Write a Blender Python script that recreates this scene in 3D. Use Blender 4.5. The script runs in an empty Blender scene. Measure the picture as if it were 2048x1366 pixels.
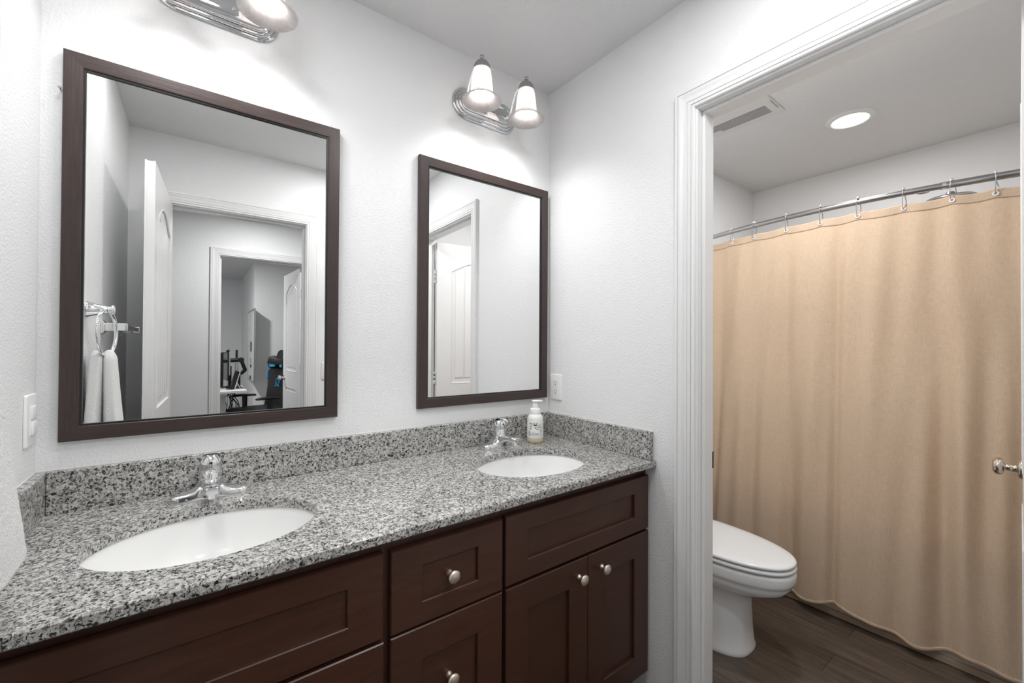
import bpy, bmesh, math, random
from mathutils import Vector, Matrix
random.seed(7)
SC = bpy.context.scene
COL = SC.collection
PI = math.pi

# ------------------------------------------------------------------ camera, world, light, exposure
W, HC = 1.613, 2.44            # right wall, ceiling height
ZC = 0.8646                    # counter top
F, YAW, PITCH, ROLL = 846.946, 0.6447, 0.0081, 0.0055
fw = Vector((math.sin(YAW)*math.cos(PITCH), math.cos(YAW)*math.cos(PITCH), math.sin(PITCH)))
r0 = Vector((math.cos(YAW), -math.sin(YAW), 0)); u0 = r0.cross(fw)
cr = r0*math.cos(ROLL) + u0*math.sin(ROLL); cu = -r0*math.sin(ROLL) + u0*math.cos(ROLL)
cd = bpy.data.cameras.new('camera'); cam = bpy.data.objects.new('camera', cd); COL.objects.link(cam)
cd.sensor_fit = 'HORIZONTAL'; cd.sensor_width = 36.0; cd.lens = F/2048*36.0; cd.clip_start = 0.02
M = Matrix((cr, cu, -fw)).transposed().to_4x4(); M.translation = Vector((0.2956, -1.4723, 1.2726))
cam.matrix_world = M
SC.camera = cam

wd = bpy.data.worlds.new('world'); SC.world = wd; wd.use_nodes = True
bg = wd.node_tree.nodes['Background']; bg.inputs[0].default_value = (0.92, 0.96, 1.0, 1); bg.inputs[1].default_value = 1.0

def area_light(name, loc, size, power, rot=(0, 0, 0), shape='DISK', size_y=None):
    l = bpy.data.lights.new(name, 'AREA'); l.energy = power; l.size = size; l.shape = shape
    if size_y: l.size_y = size_y
    o = bpy.data.objects.new(name, l); COL.objects.link(o); o.location = loc; o.rotation_euler = rot
    return o
LT_BATH_FILL = area_light('bath_fill_light', (1.07, -1.10, HC-0.014), 0.24, 6.5)  # added main fill for the bathroom, its reflection hidden between the mirrors
LT_BATH_FILL2 = area_light('bath_fill_light', (0.20, -0.62, HC-0.014), 0.24, 3.2)  # added unseen fill for the shaded wall behind the open entry door
LT_TOILET_FILL = area_light('toilet_area_light', (2.15, -0.75, HC-0.014), 0.15, 9.5)  # added fill for curtain front, toilet and floor, hidden above the door head
LT_TOILET = area_light('toilet_area_light', (2.972, -0.783, HC-0.014), 0.15, 4.5)
LT_HALL_FILL = area_light('hall_fill_light', (0.75, -2.4, HC-0.014), 0.15, 13.0)  # added unseen fill that brightens the reflected hall
LT_OFFICE_FILL = area_light('office_fill_light', (0.1, -4.6, HC-0.014), 0.15, 30.0)  # added unseen fill that brightens the reflected office
BULB_STRENGTH = 9.0
LENS_STRENGTH = 5.0

SC.view_settings.view_transform = 'Standard'
SC.view_settings.look = 'None'
SC.view_settings.gamma = 1.0
SC.view_settings.use_curve_mapping = False
SC.view_settings.exposure = 0.26

# ------------------------------------------------------------------ materials
def new_mat(name):
    m = bpy.data.materials.new(name); m.use_nodes = True
    nt = m.node_tree
    return m, nt, nt.nodes['Principled BSDF']
def pr(name, col, rough=0.5, metal=0.0, coat=0.0, spec=0.5, trans=0.0, ior=1.45, sss=0.0, sheen=0.0):
    m, nt, b = new_mat(name)
    b.inputs['Base Color'].default_value = (*col, 1); b.inputs['Roughness'].default_value = rough
    b.inputs['Metallic'].default_value = metal; b.inputs['Coat Weight'].default_value = coat
    b.inputs['Specular IOR Level'].default_value = spec
    b.inputs['Transmission Weight'].default_value = trans; b.inputs['IOR'].default_value = ior
    b.inputs['Subsurface Weight'].default_value = sss; b.inputs['Sheen Weight'].default_value = sheen
    return m
def node(nt, t, **kw):
    n = nt.nodes.new(t)
    for k, v in kw.items(): setattr(n, k, v)
    return n
def coords(nt, scale=(1, 1, 1), rot=(0, 0, 0)):
    g = node(nt, 'ShaderNodeNewGeometry'); mp = node(nt, 'ShaderNodeMapping')
    mp.inputs['Scale'].default_value = scale; mp.inputs['Rotation'].default_value = rot
    nt.links.new(g.outputs['Position'], mp.inputs['Vector']); return mp.outputs['Vector']
def noise(nt, vec, scale, detail=3.0, rough=0.55, dist=0.0):
    n = node(nt, 'ShaderNodeTexNoise'); n.inputs['Scale'].default_value = scale; n.inputs['Detail'].default_value = detail
    n.inputs['Roughness'].default_value = rough; n.inputs['Distortion'].default_value = dist
    nt.links.new(vec, n.inputs['Vector']); return n
def ramp(nt, fac, stops, interp='LINEAR'):
    r = node(nt, 'ShaderNodeValToRGB'); r.color_ramp.interpolation = interp
    e = r.color_ramp.elements
    while len(e) < len(stops): e.new(0.5)
    for i, (p, c) in enumerate(stops):
        e[i].position = p; e[i].color = (*c, 1) if len(c) == 3 else c
    nt.links.new(fac, r.inputs['Fac']); return r
def bump(nt, b, height, dist, strength=1.0):
    n = node(nt, 'ShaderNodeBump'); n.inputs['Distance'].default_value = dist; n.inputs['Strength'].default_value = strength
    nt.links.new(height, n.inputs['Height']); nt.links.new(n.outputs['Normal'], b.inputs['Normal']); return n

def paint(name, col, rough=0.55, sc=170, d=0.0016):
    m, nt, b = new_mat(name)
    b.inputs['Base Color'].default_value = (*col, 1); b.inputs['Roughness'].default_value = rough
    v = coords(nt); n = noise(nt, v, sc, 2.0, 0.5)
    r = ramp(nt, n.outputs['Fac'], [(0.38, (0, 0, 0)), (0.66, (1, 1, 1))])
    bump(nt, b, r.outputs['Color'], d, 0.5); return m
M_WALL = paint('wall_paint', (0.83, 0.835, 0.84), 0.42, 170, 0.0010)
M_CEIL = paint('ceiling_paint', (0.76, 0.762, 0.765), 0.55, 130, 0.0018)
M_TRIM = pr('white_trim_paint', (0.82, 0.82, 0.822), 0.30)
M_PLASTIC = pr('white_plastic', (0.84, 0.84, 0.83), 0.35)
M_DARK = pr('dark_gap', (0.012, 0.012, 0.012), 0.8)
M_CHROME = pr('chrome', (0.86, 0.87, 0.88), 0.05, 1.0)
M_PLATE = pr('dark_reflection_chrome', (0.62, 0.63, 0.64), 0.06, 1.0)  # chrome darkened to stand in for dark reflections on the vanity light plates
M_STEEL = pr('brushed_steel', (0.42, 0.42, 0.43), 0.25, 1.0)
M_NICKEL = pr('satin_nickel', (0.90, 0.80, 0.69), 0.38, 1.0)
M_BRASSY = pr('polished_nickel', (0.62, 0.56, 0.49), 0.12, 1.0)
M_PORC = pr('white_porcelain', (0.86, 0.86, 0.85), 0.08, 0, 0.3)
M_TOILET = pr('toilet_porcelain', (0.80, 0.81, 0.82), 0.10, 0, 0.3)
M_SEAT = pr('toilet_seat_plastic', (0.78, 0.79, 0.80), 0.22)
M_LIP = pr('mirror_lip_black', (0.012, 0.012, 0.013), 0.3)
M_MIRROR = pr('mirror_silver', (0.95, 0.955, 0.95), 0.0, 1.0)
M_BLACK = pr('black_plastic', (0.015, 0.015, 0.016), 0.4)
M_BLACKFAB = pr('black_leatherette', (0.013, 0.013, 0.015), 0.5)
M_BLUE = pr('blue_accent', (0.02, 0.30, 0.55), 0.5)
M_SCREEN = pr('screen_black', (0.008, 0.008, 0.01), 0.15)
M_DESK = pr('white_laminate', (0.75, 0.75, 0.74), 0.4)
M_BOARD = pr('whiteboard', (0.80, 0.80, 0.80), 0.25)
M_ALU = pr('aluminium', (0.6, 0.6, 0.61), 0.35, 1.0)
M_TUB = pr('tub_acrylic', (0.70, 0.64, 0.55), 0.2)
M_TUBTRIM = pr('tub_trim', (0.42, 0.33, 0.24), 0.35)
M_CAULK = pr('caulk', (0.80, 0.79, 0.77), 0.5)

def cabinet_wood():
    m, nt, b = new_mat('espresso_cabinet_wood')
    v = coords(nt, (5, 40, 40)); n = noise(nt, v, 1.6, 5, 0.6, 0.4)
    r = ramp(nt, n.outputs['Fac'], [(0.3, (0.044, 0.0155, 0.0080)), (0.7, (0.080, 0.0290, 0.0155))])
    v2 = coords(nt); n2 = noise(nt, v2, 5, 3, 0.5)
    mx = node(nt, 'ShaderNodeMixRGB', blend_type='MIX'); nt.links.new(n2.outputs['Fac'], mx.inputs['Fac'])
    nt.links.new(r.outputs['Color'], mx.inputs['Color1']); mx.inputs['Color2'].default_value = (0.056, 0.0225, 0.0135, 1)
    nt.links.new(mx.outputs['Color'], b.inputs['Base Color'])
    b.inputs['Roughness'].default_value = 0.34; b.inputs['Specular IOR Level'].default_value = 0.5; return m
M_WOOD = cabinet_wood()
def frame_wood(name, scale):
    m, nt, b = new_mat(name)
    v = coords(nt, scale); n = noise(nt, v, 3.0, 5, 0.65, 0.5)
    r = ramp(nt, n.outputs['Fac'], [(0.25, (0.026, 0.0160, 0.0135)), (0.75, (0.058, 0.0385, 0.0345))])
    nt.links.new(r.outputs['Color'], b.inputs['Base Color']); b.inputs['Roughness'].default_value = 0.33
    bump(nt, b, n.outputs['Fac'], 0.0006, 0.5); return m
M_FRAME_H = frame_wood('mirror_frame_grain_across', (4, 90, 120))
M_FRAME_V = frame_wood('mirror_frame_grain_upright', (120, 90, 4))

def granite():
    m, nt, b = new_mat('speckled_granite')
    v = coords(nt)
    nz = noise(nt, v, 120, 3, 0.6)
    ad = node(nt, 'ShaderNodeVectorMath', operation='MULTIPLY_ADD')
    nt.links.new(nz.outputs['Color'], ad.inputs[0]); ad.inputs[1].default_value = (0.012, 0.012, 0.012); nt.links.new(v, ad.inputs[2])
    def mix(fac, c1, c2, bt='MIX'):
        m_ = node(nt, 'ShaderNodeMixRGB', blend_type=bt)
        if isinstance(fac, float): m_.inputs['Fac'].default_value = fac
        else: nt.links.new(fac, m_.inputs['Fac'])
        for c, k in ((c1, 'Color1'), (c2, 'Color2')):
            if isinstance(c, tuple): m_.inputs[k].default_value = (*c, 1)
            else: nt.links.new(c, m_.inputs[k])
        return m_
    v1 = node(nt, 'ShaderNodeTexVoronoi'); v1.inputs['Scale'].default_value = 135; nt.links.new(ad.outputs['Vector'], v1.inputs['Vector'])
    sp = node(nt, 'ShaderNodeSeparateColor'); nt.links.new(v1.outputs['Color'], sp.inputs['Color'])
    r1 = ramp(nt, sp.outputs[0], [(0.0, (0.10, 0.098, 0.094)), (0.35, (0.22, 0.216, 0.207)), (0.70, (0.37, 0.363, 0.35)), (1.0, (0.60, 0.59, 0.563))])
    ve = node(nt, 'ShaderNodeTexVoronoi', feature='DISTANCE_TO_EDGE'); ve.inputs['Scale'].default_value = 135; nt.links.new(ad.outputs['Vector'], ve.inputs['Vector'])
    re_ = ramp(nt, ve.outputs['Distance'], [(0.02, (1, 1, 1)), (0.11, (0, 0, 0))])
    veined = mix(re_.outputs['Color'], r1.outputs['Color'], (0.54, 0.53, 0.51))
    nl = noise(nt, v, 230, 3, 0.65); rl = ramp(nt, nl.outputs['Fac'], [(0.57, (0, 0, 0)), (0.65, (1, 1, 1))])
    light = mix(rl.outputs['Color'], veined.outputs['Color'], (0.68, 0.67, 0.64))
    nb = noise(nt, v, 165, 4, 0.66, 0.6); rbk = ramp(nt, nb.outputs['Fac'], [(0.535, (0, 0, 0)), (0.585, (1, 1, 1))])
    m2 = mix(rbk.outputs['Color'], light.outputs['Color'], (0.018, 0.018, 0.019))
    nt.links.new(m2.outputs['Color'], b.inputs['Base Color'])
    b.inputs['Roughness'].default_value = 0.16; b.inputs['Specular IOR Level'].default_value = 0.55; return m
M_GRANITE = granite()

def plank_floor():
    m, nt, b = new_mat('dark_plank_floor')
    g = node(nt, 'ShaderNodeNewGeometry'); mp = node(nt, 'ShaderNodeMapping'); mp.inputs['Rotation'].default_value = (0, 0, PI/2)
    mp.inputs['Location'].default_value = (0.33, 0.05, 0)
    nt.links.new(g.outputs['Position'], mp.inputs['Vector'])
    bk = node(nt, 'ShaderNodeTexBrick'); bk.inputs['Scale'].default_value = 1; bk.inputs['Mortar Size'].default_value = 0.0012
    bk.inputs['Brick Width'].default_value = 1.2; bk.inputs['Row Height'].default_value = 0.155
    bk.offset = 0.37; bk.inputs['Color1'].default_value = (0.068, 0.050, 0.039, 1); bk.inputs['Color2'].default_value = (0.105, 0.080, 0.063, 1)
    bk.inputs['Mortar'].default_value = (0.018, 0.013, 0.010, 1)
    nt.links.new(mp.outputs['Vector'], bk.inputs['Vector'])
    v = coords(nt, (22, 1.6, 1)); n = noise(nt, v, 2.2, 6, 0.65, 0.8)
    r = ramp(nt, n.outputs['Fac'], [(0.25, (0.45, 0.44, 0.43)), (0.75, (1.45, 1.43, 1.4))])
    mx = node(nt, 'ShaderNodeMixRGB', blend_type='MULTIPLY'); mx.inputs['Fac'].default_value = 1
    nt.links.new(bk.outputs['Color'], mx.inputs['Color1']); nt.links.new(r.outputs['Color'], mx.inputs['Color2'])
    nt.links.new(mx.outputs['Color'], b.inputs['Base Color']); b.inputs['Roughness'].default_value = 0.36
    bump(nt, b, n.outputs['Fac'], 0.001, 0.4); return m
M_FLOOR = plank_floor()

def fabric():
    m, nt, b = new_mat('tan_curtain_fabric')
    v = coords(nt, (1, 55, 420)); n = noise(nt, v, 1.0, 3, 0.6)
    v2 = coords(nt, (1, 420, 40)); n2 = noise(nt, v2, 1.0, 2, 0.6)
    ad = node(nt, 'ShaderNodeMath', operation='ADD'); nt.links.new(n.outputs['Fac'], ad.inputs[0]); nt.links.new(n2.outputs['Fac'], ad.inputs[1])
    r = ramp(nt, ad.outputs[0], [(0.0, (0.78, 0.625, 0.470)), (1.0, (0.88, 0.725, 0.560))])
    hv = node(nt, 'ShaderNodeMath', operation='MULTIPLY'); hv.inputs[1].default_value = 0.5; nt.links.new(ad.outputs[0], hv.inputs[0]); nt.links.new(hv.outputs[0], r.inputs['Fac'])
    r.color_ramp.elements[0].position = 0.36; r.color_ramp.elements[1].position = 0.64
    nt.links.new(r.outputs['Color'], b.inputs['Base Color']); b.inputs['Roughness'].default_value = 0.8
    b.inputs['Specular IOR Level'].default_value = 0.2
    bp_ = bump(nt, b, ad.outputs[0], 0.0006, 0.5)
    v3 = coords(nt, (1, 9, 4)); n3 = noise(nt, v3, 1.0, 5, 0.6, 1.5)
    b3 = node(nt, 'ShaderNodeBump'); b3.inputs['Distance'].default_value = 0.012; b3.inputs['Strength'].default_value = 0.28
    nt.links.new(n3.outputs['Fac'], b3.inputs['Height']); nt.links.new(b3.outputs['Normal'], bp_.inputs['Normal'])
    tr = node(nt, 'ShaderNodeBsdfTranslucent'); nt.links.new(r.outputs['Color'], tr.inputs['Color'])
    mx = node(nt, 'ShaderNodeMixShader'); mx.inputs[0].default_value = 0.40
    nt.links.new(b.outputs[0], mx.inputs[1]); nt.links.new(tr.outputs[0], mx.inputs[2])
    nt.links.new(mx.outputs[0], nt.nodes['Material Output'].inputs['Surface']); return m
M_CURTAIN = fabric()

def terry():
    m, nt, b = new_mat('white_terry_cloth')
    b.inputs['Base Color'].default_value = (0.86, 0.86, 0.85, 1); b.inputs['Roughness'].default_value = 0.95
    b.inputs['Sheen Weight'].default_value = 0.4; b.inputs['Specular IOR Level'].default_value = 0.1
    v = coords(nt); n = noise(nt, v, 420, 3, 0.7); bump(nt, b, n.outputs['Fac'], 0.004, 0.8); return m
M_TERRY = terry()

def shade_glass():
    m, nt, b = new_mat('frosted_alabaster_glass')
    v = coords(nt, (40, 40, 9)); n = noise(nt, v, 1.6, 4, 0.6, 1.0)
    r = ramp(nt, n.outputs['Fac'], [(0.35, (0.68, 0.645, 0.64)), (0.65, (0.80, 0.775, 0.765))])
    tr = node(nt, 'ShaderNodeBsdfTranslucent'); nt.links.new(r.outputs['Color'], tr.inputs['Color'])
    tp = node(nt, 'ShaderNodeBsdfTransparent'); nt.links.new(r.outputs['Color'], tp.inputs['Color'])
    df = node(nt, 'ShaderNodeBsdfDiffuse'); nt.links.new(r.outputs['Color'], df.inputs['Color'])
    gl = node(nt, 'ShaderNodeBsdfGlossy'); gl.inputs['Roughness'].default_value = 0.15
    a = node(nt, 'ShaderNodeMixShader'); a.inputs[0].default_value = 0.42
    nt.links.new(tr.outputs[0], a.inputs[1]); nt.links.new(df.outputs[0], a.inputs[2])
    c = node(nt, 'ShaderNodeMixShader'); c.inputs[0].default_value = 0.12
    nt.links.new(a.outputs[0], c.inputs[1]); nt.links.new(tp.outputs[0], c.inputs[2])
    d = node(nt, 'ShaderNodeMixShader'); d.inputs[0].default_value = 0.06
    nt.links.new(c.outputs[0], d.inputs[1]); nt.links.new(gl.outputs[0], d.inputs[2])
    nt.links.new(d.outputs[0], nt.nodes['Material Output'].inputs['Surface']); return m
M_SHADE = shade_glass()
def emit(name, col, s):
    m, nt, b = new_mat(name); e = node(nt, 'ShaderNodeEmission'); e.inputs[0].default_value = (*col, 1); e.inputs[1].default_value = s
    nt.links.new(e.outputs[0], nt.nodes['Material Output'].inputs['Surface']); return m
M_BULB = emit('lit_bulb', (1.0, 0.965, 0.93), BULB_STRENGTH)
M_LENS = emit('lit_downlight_lens', (1.0, 0.99, 0.97), LENS_STRENGTH)
M_SOAPB = pr('frosted_bottle_plastic', (0.82, 0.82, 0.78), 0.3, sss=0.0)
M_SOAPL = pr('pale_yellow_soap', (0.66, 0.60, 0.42), 0.25)
M_LABEL = pr('label_paper', (0.86, 0.86, 0.87), 0.45)
M_INK = pr('label_black_ink', (0.012, 0.012, 0.014), 0.5)
M_INKG = pr('label_grey_ink', (0.30, 0.30, 0.33), 0.5)
M_INKV = pr('label_violet_ink', (0.16, 0.155, 0.22), 0.5)
M_INKB = pr('label_brown_ink', (0.38, 0.25, 0.20), 0.5)
M_LEAF = pr('label_leaf_green', (0.22, 0.42, 0.03), 0.5)
M_RED = pr('red_dot', (0.35, 0.02, 0.02), 0.4)

# ------------------------------------------------------------------ mesh helpers
def obj(name, bm, mat, parent=None, smooth=False, angle=None):
    bmesh.ops.recalc_face_normals(bm, faces=bm.faces[:])
    me = bpy.data.meshes.new(name); bm.to_mesh(me); bm.free()
    for m in (mat if isinstance(mat, (list, tuple)) else [mat]): me.materials.append(m)
    if smooth:
        for p in me.polygons: p.use_smooth = True
        if angle is not None: me.set_sharp_from_angle(angle=math.radians(angle))
    o = bpy.data.objects.new(name, me); COL.objects.link(o)
    if parent: o.parent = parent
    return o
def tag(o, label, cat=None, group=None, kind=None):
    if label: o['label'] = label
    if cat: o['category'] = cat
    if group: o['group'] = group
    if kind: o['kind'] = kind
    return o
def thing(name, label, cat, loc=(0, 0, 0), rz=0.0, group=None, kind=None):
    o = bpy.data.objects.new(name, None); COL.objects.link(o); o.empty_display_size = 0.05
    o.location = loc; o.rotation_euler = (0, 0, rz); return tag(o, label, cat, group, kind)
def dup(root, loc=None, rz=None, label=None):
    def cp(o, par):
        c = o.copy(); COL.objects.link(c)
        if par: c.parent = par
        for ch in o.children: cp(ch, c)
        return c
    r = cp(root, None)
    if loc is not None: r.location = loc
    if rz is not None: r.rotation_euler = (0, 0, rz)
    if label: r['label'] = label
    return r
def B(): return bmesh.new()
def box(bm, x0, x1, y0, y1, z0, z1, bev=0.0, seg=2):
    if x0 > x1: x0, x1 = x1, x0
    if y0 > y1: y0, y1 = y1, y0
    if z0 > z1: z0, z1 = z1, z0
    r = bmesh.ops.create_cube(bm, size=1)
    for v in r['verts']:
        v.co = Vector(((v.co.x+.5)*(x1-x0)+x0, (v.co.y+.5)*(y1-y0)+y0, (v.co.z+.5)*(z1-z0)+z0))
    if bev > 0:
        es = list({e for v in r['verts'] for e in v.link_edges})
        bmesh.ops.bevel(bm, geom=es, offset=bev, segments=seg, affect='EDGES', profile=0.5)
    return bm
def loft(bm, rings, cap0=True, cap1=True, closed=True):
    L = [[bm.verts.new(p) for p in r] for r in rings]
    n = len(L[0])
    for a, b in zip(L, L[1:]):
        for i in range(n if closed else n-1):
            j = (i+1) % n
            bm.faces.new((a[i], a[j], b[j], b[i]))
    if cap0: bm.faces.new(L[0][::-1])
    if cap1: bm.faces.new(L[-1])
    return L
def lathe(bm, prof, c=(0, 0, 0), axis='Z', n=32, cap0=True, cap1=True):
    rings = []
    for r, h in prof:
        ring = []
        for i in range(n):
            a = 2*PI*i/n; p, q = r*math.cos(a), r*math.sin(a)
            v = {'Z': (p, q, h), 'Y': (p, h, q), 'X': (h, p, q)}[axis]
            ring.append((v[0]+c[0], v[1]+c[1], v[2]+c[2]))
        rings.append(ring)
    return loft(bm, rings, cap0 and prof[0][0] > 1e-6, cap1 and prof[-1][0] > 1e-6)
def smooth_path(pts, n=8):
    P = [Vector(p) for p in pts]; out = []
    for i in range(len(P)-1):
        p0, p1, p2, p3 = P[max(i-1, 0)], P[i], P[i+1], P[min(i+2, len(P)-1)]
        for k in range(n):
            t = k/n
            out.append(0.5*((2*p1)+(-p0+p2)*t+(2*p0-5*p1+4*p2-p3)*t*t+(-p0+3*p1-3*p2+p3)*t**3))
    out.append(P[-1]); return out
def tube(bm, pts, rad, n=12, closed=False, ry=None, up=None):
    P = [Vector(p) for p in pts]; rings = []
    m = len(P); ref = Vector(up) if up else None
    for i, p in enumerate(P):
        if closed: t = (P[(i+1) % m]-P[i-1]).normalized()
        else: t = (P[min(i+1, m-1)]-P[max(i-1, 0)]).normalized()
        if ref is None:
            ref = Vector((0, 0, 1)) if abs(t.z) < 0.9 else Vector((1, 0, 0))
        b = t.cross(ref).normalized(); a = b.cross(t).normalized()
        if up is None: ref = a
        r = rad[i] if isinstance(rad, (list, tuple)) else rad
        r2 = r if ry is None else (ry[i] if isinstance(ry, (list, tuple)) else ry)
        rings.append([tuple(p + b*r*math.cos(2*PI*k/n) + a*r2*math.sin(2*PI*k/n)) for k in range(n)])
    if closed: rings.append(rings[0]); 
    if closed:
        L = [[bm.verts.new(q) for q in r] for r in rings[:-1]]
        for i in range(m):
            a_, b_ = L[i], L[(i+1) % m]
            for k in range(n): bm.faces.new((a_[k], a_[(k+1) % n], b_[(k+1) % n], b_[k]))
    else: loft(bm, rings)
    return bm
def poly_hole(bm, outer, holes, z0, z1, to=lambda x, y, z: (x, y, z)):
    """flat plate with holes; 2-D outlines, extruded z0..z1, mapped by to()"""
    top = B()
    loops = []
    for lp in [outer]+holes:
        vs = [top.verts.new((p[0], p[1], 0)) for p in lp]
        es = [top.edges.new((vs[i], vs[(i+1) % len(vs)])) for i in range(len(vs))]
        loops.append(vs)
    bmesh.ops.triangle_fill(top, edges=top.edges[:], use_beauty=True, use_dissolve=False)
    idx = {v: i for i, v in enumerate(top.verts)}
    A = [bm.verts.new(to(v.co.x, v.co.y, z0)) for v in top.verts]
    Z = [bm.verts.new(to(v.co.x, v.co.y, z1)) for v in top.verts]
    for f in top.faces:
        ids = [idx[v] for v in f.verts]
        bm.faces.new([A[i] for i in ids][::-1]); bm.faces.new([Z[i] for i in ids])
    for lp in loops:
        n = len(lp)
        for i in range(n):
            a, b = idx[lp[i]], idx[lp[(i+1) % n]]
            bm.faces.new((A[a], A[b], Z[b], Z[a]))
    top.free(); return bm
def rect(x0, x1, y0, y1): return [(x0, y0), (x1, y0), (x1, y1), (x0, y1)]
def rrect(x0, x1, y0, y1, r, n=5):
    o = []
    for cx, cy, a0 in ((x1-r, y1-r, 0), (x0+r, y1-r, PI/2), (x0+r, y0+r, PI), (x1-r, y0+r, 1.5*PI)):
        for k in range(n+1):
            a = a0+PI/2*k/n; o.append((cx+r*math.cos(a), cy+r*math.sin(a)))
    return o
def ellipse(cx, cy, a, b, n=64): return [(cx+a*math.cos(2*PI*i/n), cy+b*math.sin(2*PI*i/n)) for i in range(n)]
def struct(name, bm, mat, label, cat, smooth=False, angle=None):
    return tag(obj(name, bm, mat, None, smooth, angle), label, cat, kind='structure')

# ------------------------------------------------------------------ room shell
WT = 0.102                       # wall thickness
YF = -1.60                       # wall behind the camera, bathroom face
YFH = YF-0.11                    # its hall face
YH, YO = -3.13, -3.24            # hall's far wall: hall face, office face
TX = 3.70                        # toilet room far wall
DH = 2.052                       # door head height
D1 = (0.152, 0.872)              # entry opening (x), bathroom side
D2 = (-1.445, -0.729)            # toilet doorway (y)
D3 = (0.463, 1.165)              # office doorway (x)
JT = 0.018                       # jamb thickness

b = B(); box(b, -2.2, 4.2, -9.2, 0.2, -0.1, 0.0); struct('floor', b, M_FLOOR, 'dark brown wood plank floor running through to the tub', 'floor')
b = B(); box(b, -2.2, 4.2, -9.2, 0.2, HC, HC+0.1); struct('ceiling', b, M_CEIL, 'flat pale textured ceiling over the bathroom and hall', 'ceiling')
b = B(); box(b, -0.2, 4.0, 0.0, 0.12, 0, HC); struct('wall_back', b, M_WALL, 'white textured wall carrying the two mirrors', 'wall')
b = B(); box(b, -0.115, 0.0, YF, 0.0, 0, HC); struct('wall_left', b, M_WALL, 'white side wall with towel ring at the left end of the counter', 'wall')
b = B()
box(b, W, W+WT, D2[1]+JT, 0, 0, HC); box(b, W, W+WT, YF, D2[0]-JT, 0, HC); box(b, W, W+WT, D2[0]-JT, D2[1]+JT, DH+JT, HC)
struct('wall_right', b, M_WALL, 'white wall at the right end of the counter with the toilet room doorway', 'wall')
b = B()
box(b, -2.0, D1[0]-JT, YFH, YF, 0, HC); box(b, D1[1]+JT, 4.0, YFH, YF, 0, HC); box(b, D1[0]-JT, D1[1]+JT, YFH, YF, DH+JT, HC)
struct('wall_front', b, M_WALL, 'white wall opposite the mirrors with the entry doorway', 'wall')
b = B(); box(b, TX, TX+0.1, YF, 0, 0, HC); struct('wall_tub', b, M_WALL, 'pale wall behind the shower curtain in the toilet room', 'wall')
b = B()
box(b, -2.0, D3[0]-JT, YO, YH, 0, HC); box(b, D3[1]+JT, 4.0, YO, YH, 0, HC); box(b, D3[0]-JT, D3[1]+JT, YO, YH, DH+JT, HC)
struct('wall_hall', b, M_WALL, 'grey hall wall with the office doorway, seen in the left mirror', 'wall')
b = B(); box(b, -2.1, -2.0, YH, YFH, 0, HC); box(b, 4.0, 4.1, YH, YFH, 0, HC); struct('wall_hallend', b, M_WALL, 'plain walls closing the two ends of the hall', 'wall')
OW0, OW1, OZ0, OZ1 = -6.9, -4.9, 0.9, 2.1                          # added window opening in the office's left wall, unseen, letting daylight in
b = B(); box(b, -1.8, 2.3, -7.87, -7.77, 0, HC); struct('wall_officefar', b, M_WALL, 'far grey wall of the office seen in the left mirror', 'wall')
b = B(); box(b, 0.956, 2.2, -7.77, -5.62, 0, HC); struct('wall_closet', b, M_WALL, 'closet block jutting into the office behind the gaming chair', 'wall')
b = B(); box(b, 2.2, 2.3, -5.62, YO, 0, HC); struct('wall_officeright', b, M_WALL, 'right wall of the office beside the door', 'wall')
b = B()
poly_hole(b, rect(-7.77, YO, 0, HC), [rect(OW0, OW1, OZ0, OZ1)], -1.8, -1.7, lambda x, y, z: (z, x, y))
struct('wall_officeleft', b, M_WALL, 'left wall of the office with an added unseen window opening letting daylight in', 'wall')
b = B(); poly_hole(b, rect(OW0, OW1, OZ0, OZ1), [rect(OW0+.05, (OW0+OW1)/2-.02, OZ0+.05, OZ1-.05), rect((OW0+OW1)/2+.02, OW1-.05, OZ0+.05, OZ1-.05)], -1.78, -1.73, lambda x, y, z: (z, x, y))
wf = struct('added_window_1', b, M_TRIM, 'white framed office window added out of view to let daylight in', 'window')
b = B(); box(b, -1.757, -1.753, OW0+.05, OW1-.05, OZ0+.05, OZ1-.05)
def pane_mat():
    m, nt, _ = new_mat('window_glass')
    g = node(nt, 'ShaderNodeBsdfGlossy'); g.inputs['Roughness'].default_value = 0.0
    t = node(nt, 'ShaderNodeBsdfTransparent'); x = node(nt, 'ShaderNodeMixShader'); x.inputs[0].default_value = 0.06
    nt.links.new(t.outputs[0], x.inputs[1]); nt.links.new(g.outputs[0], x.inputs[2])
    nt.links.new(x.outputs[0], nt.nodes['Material Output'].inputs['Surface']); return m
obj('pane', b, pane_mat(), wf)

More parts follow.
